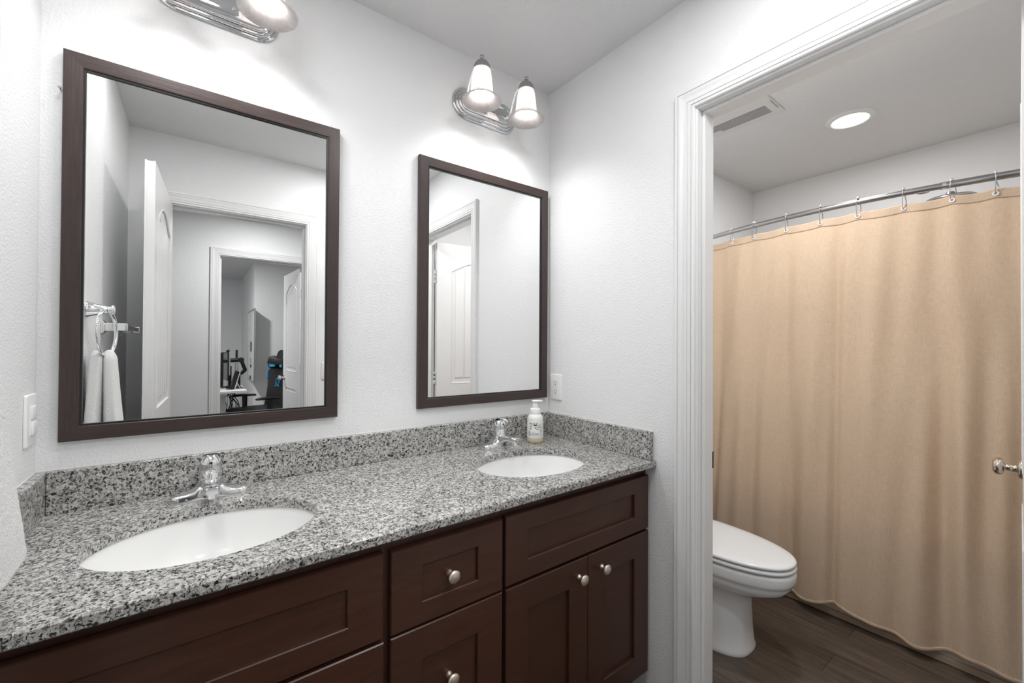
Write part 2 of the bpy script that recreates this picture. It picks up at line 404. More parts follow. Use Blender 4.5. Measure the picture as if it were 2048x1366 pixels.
# casings and jambs -------------------------------------------------
PROF = [(0.0, 0.0), (0.0, .007), (.003, .010), (.010, .010), (.0105, .0065), (.0135, .0065), (.014, .011), (.024, .012), (.0245, .0095), (.0265, .0095),
        (.027, .012), (.036, .0125), (.046, .0155), (.055, .018), (.0570, .018), (.0575, .0145), (.0605, .0145), (.061, .018), (.070, .018), (.072, .016), (.072, 0.0)]
def casing(bm, a, b_, zt, f):
    """f(u, z, t) -> world; opening from u=a to u=b_, head at zt, reveal 6 mm"""
    rv = 0.006; a -= rv; b_ += rv; zt += rv
    st = [lambda w, t: f(a-w, 0, t), lambda w, t: f(a-w, zt+w, t), lambda w, t: f(b_+w, zt+w, t), lambda w, t: f(b_+w, 0, t)]
    loft(bm, [[s(w*0.93, t) for w, t in PROF] for s in st], True, True)
def jamb(bm, a, b_, zt, f, depth, stop):
    """jamb boards lining the opening; f(u, z, d) with d from 0 to depth; stop = (d0, d1)"""
    def bx(u0, u1, z0, z1, d0, d1):
        P = [f(u, z, d) for u in (u0, u1) for z in (z0, z1) for d in (d0, d1)]
        xs, ys, zs = zip(*P); box(bm, min(xs), max(xs), min(ys), max(ys), min(zs), max(zs), 0.0015, 1)
    bx(a-JT, a, 0, zt+JT, 0, depth); bx(b_, b_+JT, 0, zt+JT, 0, depth); bx(a, b_, zt, zt+JT, 0, depth)
    s = 0.011
    bx(a, a+s, 0, zt, *stop); bx(b_-s, b_, 0, zt, *stop); bx(a+s, b_-s, zt-s, zt, *stop)
def doorway(name, label, a, b_, f_near, f_far, f_j, depth, stop):
    t = thing(name, label, 'door trim', (0, 0, 0), kind='structure')
    b1 = B(); casing(b1, a, b_, DH, f_near); obj('casing', b1, M_TRIM, t, True, 20)
    b2 = B(); casing(b2, a, b_, DH, f_far); obj('casing', b2, M_TRIM, t, True, 20)
    b3 = B(); jamb(b3, a, b_, DH, f_j, depth, stop); obj('jamb', b3, M_TRIM, t)
    return t
t2 = doorway('trim_1', 'white moulded casing and jamb of the toilet room doorway', D2[0], D2[1],
        lambda u, z, t: (W-t, u, z), lambda u, z, t: (W+WT+t, u, z), lambda u, z, d: (W+d, u, z), WT, (0.026, 0.076))
doorway('trim_2', 'white moulded casing of the entry doorway reflected in the left mirror', D1[0], D1[1],
        lambda u, z, t: (u, YF+t, z), lambda u, z, t: (u, YFH-t, z), lambda u, z, d: (u, YF-d, z), 0.11, (0.037, 0.075))
doorway('trim_3', 'white moulded casing of the office doorway across the hall', D3[0], D3[1],
        lambda u, z, t: (u, YH+t, z), lambda u, z, t: (u, YO-t, z), lambda u, z, d: (u, YH-d, z), 0.11, (0.037, 0.072))
# strike plate on the near jamb of the toilet room
b = B(); box(b, W+0.078, W+WT+0.0015, D2[1]-0.0018, D2[1]+0.001, 0.857, 0.913, 0.0006, 1)
obj('strike_plate', b, pr('strike_plate_metal', (0.12, 0.12, 0.13), 0.35, 1.0), t2)

# baseboards
b = B(); box(b, W+WT, 2.75, -0.013, 0, 0, 0.083, 0.003, 1); struct('baseboard_back', b, M_TRIM, 'white baseboard along the wall behind the toilet', 'baseboard')
b = B(); box(b, -2.0, D3[0]-0.085, YH, YH+0.013, 0, 0.083, 0.003, 1); struct('baseboard_hall', b, M_TRIM, 'white baseboard along the hall wall left of the office doorway', 'baseboard')

# door leaves -------------------------------------------------------
def arch(x0, x1, z0, z1, rise, n=14):
    """outline with an arched head"""
    o = [(x0, z0), (x1, z0)]
    for k in range(n+1):
        s = k/n; o.append((x1+(x0-x1)*s, z1-rise+rise*math.sin(PI*s)))
    return o
def door_leaf(name, label, wd_, ht, loc, rz, knob_mat, flip=False):
    """leaf in local coords: hinge axis at x=0, leaf along +x, thickness 0..-0.035 in y"""
    T = 0.035; st = 0.115
    d = thing(name, label, 'door', loc, rz, kind='structure')
    up = arch(st, wd_-st, 0.98, ht-0.125, 0.085); lo = rect(st, wd_-st, 0.22, 0.80)
    b = B(); box(b, 0.002, wd_-0.002, -T+0.007, -0.007, 0.010, ht-0.002)
    for face in (0.0, -T):
        s = 1 if face == 0 else -1
        y_in = face - s*0.0072
        poly_hole(b, rect(0, wd_, 0.008, ht), [up, lo], min(face, y_in), max(face, y_in), lambda x, z, y: (x, y, z))
    leaf = obj('leaf', b, M_TRIM, d)
    for face in (0.0, -T):
        s = 1 if face == 0 else -1
        for lp in (up, lo):                                   # ovolo moulding round each panel
            b = B(); tube(b, [(x, face-s*0.004, z) for x, z in lp], 0.006, 8, closed=True, up=(0, 1, 0)); 
            n = 5; x0, x1 = st+0.03, wd_-st-0.03
            zt = (ht-0.225) if lp is up else 0.765; zb = 1.02 if lp is up else 0.255
            for k in range(n):                                # raised planks inside the panel
                xa = x0+(x1-x0)*k/n+0.006; xb = x0+(x1-x0)*(k+1)/n-0.006
                dz = 0.045*math.sin(PI*(k+0.5)/n) if lp is up else 0
                box(b, xa, xb, face-s*0.003, face-s*0.0075, zb, zt+dz, 0.002, 1)
            obj('panel', b, M_TRIM, d)
    for s in (1, -1):
        y0 = 0.0 if s == 1 else -T
        b = B(); lathe(b, [(0.0, 0), (0.031, 0), (0.031, s*0.004), (0.026, s*0.009), (0.013, s*0.012), (0.0115, s*0.016), (0.0125, s*0.024), (0.0105, s*0.026), (0.0095, s*0.034),
                           (0.012, s*0.036), (0.021, s*0.038), (0.0262, s*0.043), (0.0272, s*0.050), (0.025, s*0.057), (0.017, s*0.062), (0.0, s*0.0635)], (wd_-0.062, y0, 0.895), 'Y', 28)
        obj('door_knob', b, knob_mat, d, True, 50)
    b = B(); box(b, wd_-0.0005, wd_+0.0012, -T/2-0.012, -T/2+0.012, 0.872, 0.928); obj('latch_plate', b, knob_mat, d)
    for hz in (0.22, 1.02, 1.78):
        b = B(); lathe(b, [(0.0, hz-0.045), (0.0065, hz-0.045), (0.0065, hz-0.016), (0.0058, hz-0.015), (0.0065, hz-0.014), (0.0065, hz+0.014), (0.0058, hz+0.015), (0.0065, hz+0.016), (0.0065, hz+0.045), (0.004, hz+0.050), (0, hz+0.050)], (-0.004, 0.006, 0), 'Z', 12)
        box(b, -0.002, 0.0004, -0.032, 0.002, hz-0.045, hz+0.045)
        obj('hinge', b, M_CHROME, d, True, 40)
    if flip:                                                   # the other hand: leaf thickness on the +y side
        for c in d.children:
            for v in c.data.vertices: v.co.y = -v.co.y
            c.data.flip_normals()
    return d
# entry door, swung into the bathroom beside the left wall
door_leaf('door_1', 'white arched panel entry door standing open along the left wall, seen in the left mirror', 0.70, 2.045, (0.152, -1.597, 0), math.radians(92.6), M_BRASSY)
# toilet room door, swung into the toilet room
door_leaf('door_2', 'white toilet room door swung open, its knob at the right edge of the photo', 0.70, 2.035, (W+WT+0.006, -1.440, 0), math.radians(2.9), M_BRASSY, True)
# office door
door_leaf('door_3', 'white office door standing open behind the gaming chair in the left mirror', 0.69, 2.035, (1.163, -3.246, 0), math.radians(-93.5), M_CHROME)

# ------------------------------------------------------------------ vanity
YC = -0.552                      # face of the drawer and door fronts
YFRAME = YC+0.019                # face frame
van = thing('vanity_cabinet', 'espresso brown double vanity cabinet under the granite counter', 'cabinet')
b = B(); ztop = ZC-0.0235
for x0, x1 in ((0.003, 0.022), (0.637, 0.655), (0.961, 0.973), (1.592, W-0.003)):   # stiles
    box(b, x0, x1, YFRAME, YFRAME+0.019, 0.09, ztop)
for z0, z1 in ((0.802, ztop), (0.605, 0.63), (0.09, 0.125)):
    box(b, 0.022, 1.592, YFRAME+0.001, YFRAME+0.019, z0, z1)
for x0, x1 in ((0.003, 0.019), (0.639, 0.653), (0.961, 0.973), (1.594, W-0.003)):   # sides, partitions
    box(b, x0, x1, YFRAME+0.019, -0.003, 0.09, ztop-0.001 if x0 < 0.01 or x1 > 1.6 else 0.66)
box(b, 0.019, 1.594, YFRAME+0.019, -0.003, 0.09, 0.105); box(b, 0.019, 1.594, -0.009, -0.003, 0.105, 0.66)
obj('carcass', b, M_WOOD, van)
b = B(); box(b, 0.003, W-0.003, -0.475, -0.46, 0, 0.09); obj('toe_kick', b, M_WOOD, van)
def shaker(name, x0, x1, z0, z1, sx, sz, knob=None):
    b = B(); to = lambda x, z, y: (x, y, z)
    poly_hole(b, rect(x0, x1, z0, z1), [rect(x0+sx, x1-sx, z0+sz, z1-sz)], YC+0.003, YFRAME-0.001, to)
    i = 0.002                                                     # eased outer and inner arrises
    loft(b, [[(x, YC+0.003, z) for x, z in rect(x0, x1, z0, z1)], [(x, YC, z) for x, z in rect(x0+i, x1-i, z0+i, z1-i)],
             [(x, YC, z) for x, z in rect(x0+sx-i, x1-sx+i, z0+sz-i, z1-sz+i)], [(x, YC+0.002, z) for x, z in rect(x0+sx, x1-sx, z0+sz, z1-sz)],
             [(x, YC+0.003, z) for x, z in rect(x0+sx, x1-sx, z0+sz, z1-sz)]], False, False)
    box(b, x0+sx-0.002, x1-sx+0.002, YC+0.010, YFRAME-0.003, z0+sz-0.002, z1-sz+0.002)
    f = obj(name, b, M_WOOD, van)
    if knob:
        kx, kz = knob; y0 = YC+0.010 if (x0+sx < kx < x1-sx and z0+sz < kz < z1-sz) else YC
        b = B(); lathe(b, [(0.0, y0), (0.0085, y0), (0.0085, y0-0.003), (0.0058, y0-0.006), (0.0050, y0-0.012), (0.0062, y0-0.017), (0.0100, y0-0.0195),
                           (0.0152, y0-0.0215), (0.0162, y0-0.0240), (0.0148, y0-0.0268), (0.0095, y0-0.0290), (0.0, y0-0.0298)], (kx, 0, kz), 'Y', 28)
        k = obj('knob', b, M_NICKEL, f, True, 60); k['label'] = 'satin nickel mushroom knob'
    return f
FZ0, FZ1 = 0.6215, 0.8095
shaker('false_front', 0.012, 0.6365, FZ0, FZ1, 0.077, 0.054)
shaker('false_front', 0.971, 1.6025, FZ0, FZ1, 0.078, 0.054)
shaker('drawer_front', 0.6535, 0.9610, FZ0-0.003, FZ1-0.003, 0.0775, 0.052, (0.8065, 0.709))
shaker('drawer_front', 0.6535, 0.9610, 0.308, 0.6125, 0.0775, 0.078, (0.8065, 0.460))
shaker('drawer_front', 0.6535, 0.9610, 0.112, 0.3015, 0.0775, 0.054, (0.8065, 0.207))
for x0, x1, kx in ((0.012, 0.3235, 0.303), (0.3255, 0.6385, 0.346), (0.973, 1.2890, 1.2695), (1.2910, 1.6030, 1.3545)):
    kx = {0.303: 0.286, 0.346: 0.363}.get(kx, kx)
    kz = 0.5595
    shaker('cabinet_door', x0, x1, 0.112, 0.6125, 0.079, 0.079, (kx if kx != 1.2695 else 1.2505, kz))

top = thing('vanity_countertop', 'speckled grey granite countertop with backsplash and two sink cutouts', 'countertop')
YCT = -0.577
SK = [(0.333, -0.325), (1.250, -0.325)]; SA, SB = 0.212, 0.162
b = B()
TCK = 0.0235
out = rect(0.0015, W-0.0015, YCT+0.003, -0.0015)
poly_hole(b, out, [ellipse(x, y, SA, SB, 72) for x, y in SK], ZC-TCK, ZC)
loft(b, [[(x, YCT+0.003, z) for z in (ZC-TCK, ZC)]+[(x, YCT, ZC-0.003), (x, YCT, ZC-TCK+0.003)] for x in (0.0015, W-0.0015)])
obj('slab', b, M_GRANITE, top)
HS = 0.101
b = B(); box(b, 0.0215, W-0.0215, -0.0205, -0.0015, ZC, ZC+HS, 0.0015, 1); obj('backsplash', b, M_GRANITE, top)
b = B(); box(b, 0.0015, 0.0210, -0.565, -0.0015, ZC, ZC+HS, 0.0015, 1); obj('side_splash', b, M_GRANITE, top)
b = B(); box(b, W-0.0210, W-0.0015, -0.565, -0.0015, ZC, ZC+HS, 0.0015, 1); obj('side_splash', b, M_GRANITE, top)
b = B(); box(b, 0.0005, 0.0022, -0.564, -0.0005, ZC+HS-0.0005, ZC+HS+0.0012); box(b, W-0.0022, W-0.0005, -0.564, -0.0005, ZC+HS-0.0005, ZC+HS+0.0012)
box(b, 0.0022, W-0.0022, -0.0022, -0.0005, ZC+HS-0.0005, ZC+HS+0.0012); 
k = obj('caulk_line', b, M_CAULK, top)

def make_sink(cx, cy, label):
    t = thing('undermount_sink', label, 'sink', (cx, cy, ZC-TCK-0.0005), 0, 'undermount sinks in the granite counter')
    b = B(); rings = []
    a, c = SA+0.004, SB+0.004
    for k, (s, z) in enumerate([(1.16, -0.014), (1.16, 0.0), (1.0, 0.0), (0.985, -0.008), (0.955, -0.035), (0.90, -0.070), (0.80, -0.105), (0.62, -0.130), (0.40, -0.140), (0.12, -0.144)]):
        e = 0.0 if s > 1.1 else 0
        sc = s if k > 1 else 1.0
        rings.append([(x+(0.022*math.cos(2*PI*i/72) if k < 2 else 0), y+(0.022*math.sin(2*PI*i/72) if k < 2 else 0), z) for i, (x, y) in enumerate(ellipse(0, 0, a*sc, c*sc, 72))])
    out_ = [(1.0, -0.014, 0.022), (0.99, -0.05, 0.012), (0.94, -0.09, 0.010), (0.82, -0.125, 0.010), (0.60, -0.150, 0.010), (0.14, -0.158, 0.010)]
    loft(b, rings, False, False)
    loft(b, [[(x+d*math.cos(2*PI*i/72), y+d*math.sin(2*PI*i/72), z) for i, (x, y) in enumerate(ellipse(0, 0, a*s, c*s, 72))] for s, z, d in out_], False, False)
    obj('basin', b, M_PORC, t, True, 60)
    b = B(); lathe(b, [(0.0, -0.1425), (0.016, -0.1425), (0.018, -0.140), (0.027, -0.1405), (0.029, -0.143), (0.029, -0.170), (0.022, -0.172), (0.022, -0.30), (0.0, -0.30)], (0, 0, 0), 'Z', 28)
    obj('drain', b, M_CHROME, t, True, 40)
    return t
make_sink(*SK[0], 'white oval undermount sink at the left, below the left mirror')
make_sink(*SK[1], 'white oval undermount sink at the right, in front of the soap bottle')

def make_faucet(x, y, label):
    t = thing('faucet', label, 'faucet', (x, y, ZC), 0, 'chrome single lever faucets')
    b = B(); rings = []                                   # low base with curved wings
    for xx, h, w in ((-0.0825, 0.012, 0.012), (-0.0820, 0.0185, 0.019), (-0.079, 0.0205, 0.0225), (-0.065, 0.0210, 0.0245), (-0.050, 0.0225, 0.0255), (-0.040, 0.0255, 0.0260), (-0.033, 0.0300, 0.0265), (-0.028, 0.0350, 0.0265), (-0.022, 0.0380, 0.0265)):
        rings.append((xx, h, w))
    rings = rings + [(-a, h, w) for a, h, w in rings[::-1]]
    def sec(xx, h, w):
        return [(xx, -w, 0), (xx, -w, h*0.75), (xx, -w*0.86, h*0.93), (xx, -w*0.5, h), (xx, w*0.5, h), (xx, w*0.86, h*0.93), (xx, w, h*0.75), (xx, w, 0)]
    loft(b, [sec(*r) for r in rings]); obj('base_plate', b, M_CHROME, t, True, 50)
    b = B(); lathe(b, [(0.0, 0.0), (0.0300, 0.0), (0.0295, 0.030), (0.0280, 0.040), (0.0262, 0.046), (0.0250, 0.052), (0.0215, 0.0535), (0.0205, 0.0560), (0.0200, 0.066), (0.0190, 0.0675), (0.0, 0.0675)], (0, 0, 0), 'Z', 32)
    obj('body', b, M_CHROME, t, True, 35)
    b = B(); rings = []                                   # spout reaching out over the basin
    for yy, z0, z1, w in ((0.004, 0.004, 0.0525, 0.0215), (-0.020, 0.004, 0.0530, 0.0220), (-0.032, 0.010, 0.0535, 0.0215), (-0.040, 0.021, 0.0540, 0.0205), (-0.052, 0.0305, 0.0550, 0.0195), (-0.068, 0.0360, 0.0560, 0.0185), (-0.095, 0.0370, 0.0570, 0.0175), (-0.1120, 0.0370, 0.0570, 0.0165), (-0.1180, 0.0390, 0.0550, 0.0120)):
        zc_, hh = (z0+z1)/2, (z1-z0)/2
        rings.append([(w*math.copysign(abs(math.cos(a))**0.5, math.cos(a)), yy, zc_+hh*math.copysign(abs(math.sin(a))**0.5, math.sin(a))) for a in [2*PI*i/28 for i in range(28)]])
    loft(b, rings); obj('spout', b, M_CHROME, t, True, 50)
    b = B(); lathe(b, [(0.0, 0.040), (0.0115, 0.040), (0.0115, 0.027), (0.0095, 0.0255), (0.0, 0.0255)], (0, -0.099, 0), 'Z', 24); obj('aerator', b, M_CHROME, t, True, 40)
    b = B()                                               # bell shaped handle
    R = [(0.0215, 0.0660, 0), (0.0245, 0.0670, 0), (0.0255, 0.072, 0), (0.0252, 0.082, -0.0003), (0.0240, 0.092, -0.001), (0.0205, 0.101, -0.0025), (0.0150, 0.108, -0.005), (0.0085, 0.1125, -0.007), (0.002, 0.1140, -0.008)]
    loft(b, [[(r*math.cos(2*PI*i/28), dy+r*math.sin(2*PI*i/28), z) for i in range(28)] for r, z, dy in R]); obj('handle', b, M_CHROME, t, True, 50)
    b = B()                                               # lever lip sweeping forward over the handle
    P = smooth_path([(0, 0.0275, 0.088), (0, 0.019, 0.103), (0, 0.002, 0.1155), (0, -0.020, 0.1185), (0, -0.038, 0.1155), (0, -0.050, 0.1105)], 5)
    m = len(P)
    tube(b, P, [0.006+0.0105*math.sin(PI*min(1, (i+2)/(m*0.9))) for i in range(m)], 16, ry=[0.0022]*m, up=(0, 0, 1)); obj('lever', b, M_CHROME, t, True, 60)
    b = B(); lathe(b, [(0, -0.0236), (0.0032, -0.0236), (0.0032, -0.026), (0, -0.026)], (0, 0.0005, 0.0955), 'Y', 16); obj('temperature_dot', b, M_INK, t)
    return t
make_faucet(0.335, -0.093, 'chrome single lever faucet behind the left sink')
make_faucet(1.274, -0.093, 'chrome single lever faucet behind the right sink, next to the soap bottle')

# ------------------------------------------------------------------ mirrors
def make_mirror(cx, cz, w, h, yaw, label):
    t = thing('wall_mirror', label, 'mirror', (cx, -0.0015, cz), math.radians(yaw), 'dark framed mirrors above the vanity')
    fwid, D = 0.0405, 0.0195
    hw, hh = w/2, h/2
    # frame section: (inward offset, depth from wall)
    S = [(0.0, -0.002), (0.0, -(D-0.004)), (0.001, -(D-0.001)), (0.003, -D), (0.030, -(D-0.0005)), (0.0345, -(D-0.0010)), (0.0358, -(D-0.0025)), (0.0358, -0.006), (0.030, -0.002)]
    c = [(-hw, -hh, 1, 1), (hw, -hh, -1, 1), (hw, hh, -1, -1), (-hw, hh, 1, -1)]
    fr = None
    for i in range(4):
        a, d = c[i], c[(i+1) % 4]
        b = B(); loft(b, [[(p[0]+p[2]*o, y, p[1]+p[3]*o) for o, y in S] for p in (a, d)])
        obj('frame_rail' if i % 2 == 0 else 'frame_stile', b, M_FRAME_H if i % 2 == 0 else M_FRAME_V, t, True, 25)
    b = B(); poly_hole(b, rect(-hw+0.0352, hw-0.0352, -hh+0.0352, hh-0.0352), [rect(-hw+0.0400, hw-0.0400, -hh+0.0400, hh-0.0400)], -(D-0.0040), -0.0065, lambda x, z, y: (x, y, z)); obj('inner_lip', b, M_LIP, t)
    b = B(); k = 0.036; box(b, -hw+k, hw-k, -0.0105, -0.006, -hh+k, hh-k); obj('mirror_glass', b, M_MIRROR, t)
    return t
EPS1, EPS2 = -0.15, -0.39
make_mirror(0.357, ZC+0.6417, 0.6357, 0.9448, EPS1, 'left dark wood framed mirror reflecting the open entry door')
make_mirror(1.2742, ZC+0.6414, 0.6315, 0.9445, EPS2, 'right dark wood framed mirror by the corner with the power outlet')

# ------------------------------------------------------------------ vanity lights
def stadium(w, h, ins, n=16):
    r = h/2-ins; hx = w/2-h/2; o = []
    for cx, a0 in ((hx, -PI/2), (-hx, PI/2)):
        for k in range(n+1):
            a = a0+PI*k/n; o.append((cx+r*math.cos(a), r*math.sin(a)))
    return o
def make_vanity_light(cx, cz, label):
    t = thing('vanity_light', label, 'wall light', (cx, 0, cz), 0, 'two bulb chrome vanity lights')
    w, h = 0.305, 0.125
    prof = [(0.0, 0.001), (0.0, 0.006), (0.002, 0.0085), (0.006, 0.0095), (0.0095, 0.0085), (0.0105, 0.0115), (0.0125, 0.0145), (0.0165, 0.0155), (0.020, 0.0145), (0.021, 0.0175), (0.023, 0.0205), (0.0265, 0.0215), (0.030, 0.0205), (0.032, 0.0200), (0.034, 0.0210)]
    b = B(); loft(b, [[(x, -d, z) for x, z in stadium(w, h, i)] for i, d in prof]); obj('back_plate', b, M_PLATE, t, True, 30)
    for sx in (-0.036, 0.036):
        b = B(); lathe(b, [(0.0, -0.0205), (0.0045, -0.0205), (0.004, -0.0235), (0, -0.0240)], (sx, 0, -0.006), 'Y', 12); obj('screw', b, M_CHROME, t, True, 40)
    for s in (-1, 1):
        x = s*0.106; ys = -0.145; q = lambda z: -0.060+(z+0.060)*0.90
        b = B(); lathe(b, [(0.0, -0.020), (0.014, -0.020), (0.0135, -0.025), (0.009, -0.029), (0.0, -0.030)], (x, 0, 0.0), 'Y', 20)
        tube(b, smooth_path([(x, -0.026, 0.0), (x, -0.040, 0.018), (x, -0.055, 0.050), (x, -0.078, 0.084), (x, -0.113, 0.102), (x, -0.138, 0.094)], 7), 0.0052, 12)
        obj('arm', b, M_CHROME, t, True, 50)
        b = B(); lathe(b, [(r_, q(z_)) for r_, z_ in [(0.0315, 0.070), (0.0325, 0.072), (0.0315, 0.076), (0.032, 0.079), (0.0305, 0.084), (0.0305, 0.087), (0.028, 0.094), (0.022, 0.104), (0.0135, 0.111), (0.006, 0.1135), (0, 0.1140)]], (x, ys, 0), 'Z', 28)
        cap = obj('cap', b, M_STEEL, t, True, 40)
        b = B(); lathe(b, [(r_, z_-0.0165) for r_, z_ in [(0.0, 0.112), (0.0050, 0.1135), (0.0042, 0.116), (0.0078, 0.119), (0.0092, 0.1235), (0.0078, 0.128), (0.004, 0.131), (0, 0.1318)]], (x, ys, 0), 'Z', 20)
        obj('finial', b, M_STEEL, cap, True, 60)
        b = B(); P = [(0.0300, 0.077), (0.0325, 0.070), (0.0355, 0.050), (0.0385, 0.025), (0.0405, 0.000), (0.0425, -0.020), (0.0450, -0.030), (0.0495, -0.0385), (0.0575, -0.0470), (0.0665, -0.0535), (0.0725, -0.0570), (0.0745, -0.0580), (0.0740, -0.0605),
                      (0.0640, -0.0555), (0.0550, -0.0490), (0.0470, -0.0400), (0.0425, -0.0310), (0.0400, -0.020), (0.0380, 0.000), (0.0360, 0.025), (0.0330, 0.050), (0.0300, 0.070)]
        lathe(b, [(r_, q(z_)) for r_, z_ in P], (x, ys, 0), 'Z', 48, False, False); obj('glass_shade', b, M_SHADE, t, True, 80)
        b = B(); lathe(b, [(r_, q(z_)) for r_, z_ in [(0.0, 0.068), (0.013, 0.068), (0.0135, 0.040), (0.018, 0.026), (0.0255, 0.006), (0.0288, -0.012), (0.0280, -0.024), (0.0235, -0.036), (0.014, -0.0435), (0.0, -0.0455)]], (x, ys, 0), 'Z', 28)
        obj('light_bulb', b, M_BULB, t, True, 80)
        sl = bpy.data.lights.new('bulb_light', 'SPOT'); sl.energy = 5.0; sl.spot_size = math.radians(140); sl.spot_blend = 1.0; sl.shadow_soft_size = 0.035
        so = bpy.data.objects.new('bulb_light', sl); COL.objects.link(so); so.parent = t; so.location = (x, ys, -0.066)
    return t
make_vanity_light(0.344, 2.2405, 'chrome two bulb vanity light over the left mirror, cut by the top edge')
make_vanity_light(1.2525, 2.2395, 'chrome two bulb vanity light over the right mirror')

# ceiling downlights: one real over the tub, the rest added as unseen fill --------------------------------------------------
def downlight(x, y, label, R=0.104, r=0.076):
    t = thing('recessed_downlight', label, 'ceiling light', (x, y, HC), 0)
    b = B(); lathe(b, [(r, -0.0005), (r, -0.010), (r+0.004, -0.0125), (R-0.004, -0.006), (R, -0.003), (R, -0.0005)], (0, 0, 0), 'Z', 56, False, False); obj('trim_ring', b, M_TRIM, t, True, 40)
    b = B(); lathe(b, [(0.0, -0.0085), (r, -0.0085), (r, -0.0045), (0.0, -0.0045)], (0, 0, 0), 'Z', 48); obj('lens', b, M_LENS, t, True, 30)
    return t
downlight(2.972, -0.783, 'round white recessed downlight glowing in the toilet room ceiling')
downlight(1.07, -1.10, 'added unseen round fill light over the middle of the bathroom', 0.16, 0.125)
downlight(0.20, -0.62, 'added unseen round fill light near the left wall of the bathroom', 0.16, 0.125)
downlight(2.15, -0.75, 'added round fill light hidden just inside the toilet room doorway')
downlight(0.75, -2.4, 'added unseen round fill light in the hall ceiling')
downlight(0.1, -4.6, 'added unseen round fill light in the office ceiling')

# exhaust fan ---------------------------------------------------------
t = thing('exhaust_fan', 'white ceiling exhaust fan grille with dark slots in the toilet room', 'exhaust fan', (2.455, -0.445, HC))
b = B(); slots = []
for i in range(8):
    x = 0.034+i*0.0112
    slots.append(rect(x, x+0.0066, -0.13, 0.165 if i < 6 else 0.118))
poly_hole(b, rrect(-0.165, 0.165, -0.172, 0.172, 0.012), slots, -0.0060, -0.0050); poly_hole(b, rrect(-0.165, 0.165, -0.172, 0.172, 0.012), [rect(-0.15, 0.15, -0.166, 0.168)], -0.0050, -0.0005)
obj('grille', b, pr('grille_plastic', (0.70, 0.70, 0.70), 0.5), t)
b = B(); box(b, -0.149, 0.149, -0.156, 0.167, -0.0015, -0.0005); obj('dark_housing', b, M_DARK, t)
b = B(); tube(b, [(0.005, -0.1660, -0.0068), (0.098, -0.1640, -0.0068)], 0.0018, 8); obj('spring_clip', b, M_STEEL, t)

# ------------------------------------------------------------------ outlets and switches
def plate(bm, w, h, d, f):
    """bevelled cover plate in local (u, v, depth) mapped by f"""
    loft(bm, [[f(x, y, z) for x, y in rrect(-w/2+i, w/2-i, -h/2+i, h/2-i, 0.004)] for i, z in ((0.0, 0.0005), (0.0, d*0.45), (0.0015, d*0.85), (0.004, d))])
t = thing('power_outlet', 'white duplex power outlet on the right wall beside the right mirror', 'outlet', (W, -0.057, 1.083))
f = lambda u, v, d: (-d, -u, v)
b = B(); plate(b, 0.073, 0.116, 0.006, f); obj('cover_plate', b, M_PLASTIC, t, True, 30)
b = B(); loft(b, [[f(x, y, z) for x, y in rrect(-0.0165, 0.0165, -0.034, 0.034, 0.003)] for z in (0.004, 0.0072)]); ins = obj('socket_face', b, M_PLASTIC, t)
b = B()
for zc in (0.017, -0.020):
    for ux in (-0.0064, 0.0064): loft(b, [[f(x+ux, y+zc+0.004, z) for x, y in rect(-0.0011, 0.0011, -0.0042, 0.0042)] for z in (0.0070, 0.0075)])
    loft(b, [[f(0.0026*math.cos(a), zc-0.0068+0.0026*math.sin(a), z) for a in [2*PI*i/14 for i in range(14)]] for z in (0.0070, 0.0075)])
obj('slots', b, M_DARK, ins)
t = thing('rocker_switch', 'white stacked rocker switch on the left wall near the corner', 'switch', (0, -0.058, 1.097))
f = lambda u, v, d: (d, u, v)
b = B(); plate(b, 0.074, 0.117, 0.0065, f); obj('cover_plate', b, M_PLASTIC, t, True, 30)
b = B(); loft(b, [[f(x, y, z) for x, y in rrect(-0.0168, 0.0168, -0.0335, 0.0335, 0.002)] for z in (0.004, 0.0075)])
fr = obj('switch_frame', b, M_PLASTIC, t)
for z0, z1, q in ((0.0025, 0.032, 1), (-0.032, -0.0025, -1)):
    b = B(); box(b, 0.005, 0.0105 if q > 0 else 0.0118, -0.0150, 0.0150, z0, z1, 0.0015, 2); obj('rocker', b, M_PLASTIC, fr, True, 40)
t = thing('light_switch', 'white light switch beside the entry doorway, at the right edge of the left mirror', 'switch', (1.012, YF, 1.090))
f = lambda u, v, d: (u, d, v)
b = B(); plate(b, 0.074, 0.117, 0.0065, f); obj('cover_plate', b, M_PLASTIC, t, True, 30)
b = B(); box(b, -0.0165, 0.0165, 0.0055, 0.0095, -0.0333, 0.0333, 0.0015, 2); obj('rocker', b, M_PLASTIC, t, True, 40)
b = B(); lathe(b, [(0.0, 0.0), (0.0016, 0.0), (0.0014, -0.020), (0.0036, -0.0205), (0.0034, -0.0225), (0.0, -0.0228)], (0.0345, 0, 1.8812), 'Y', 12)
tag(obj('nail', b, M_STEEL, None, True, 40), 'small nail in the white wall at the upper left side of the left mirror', 'nail')

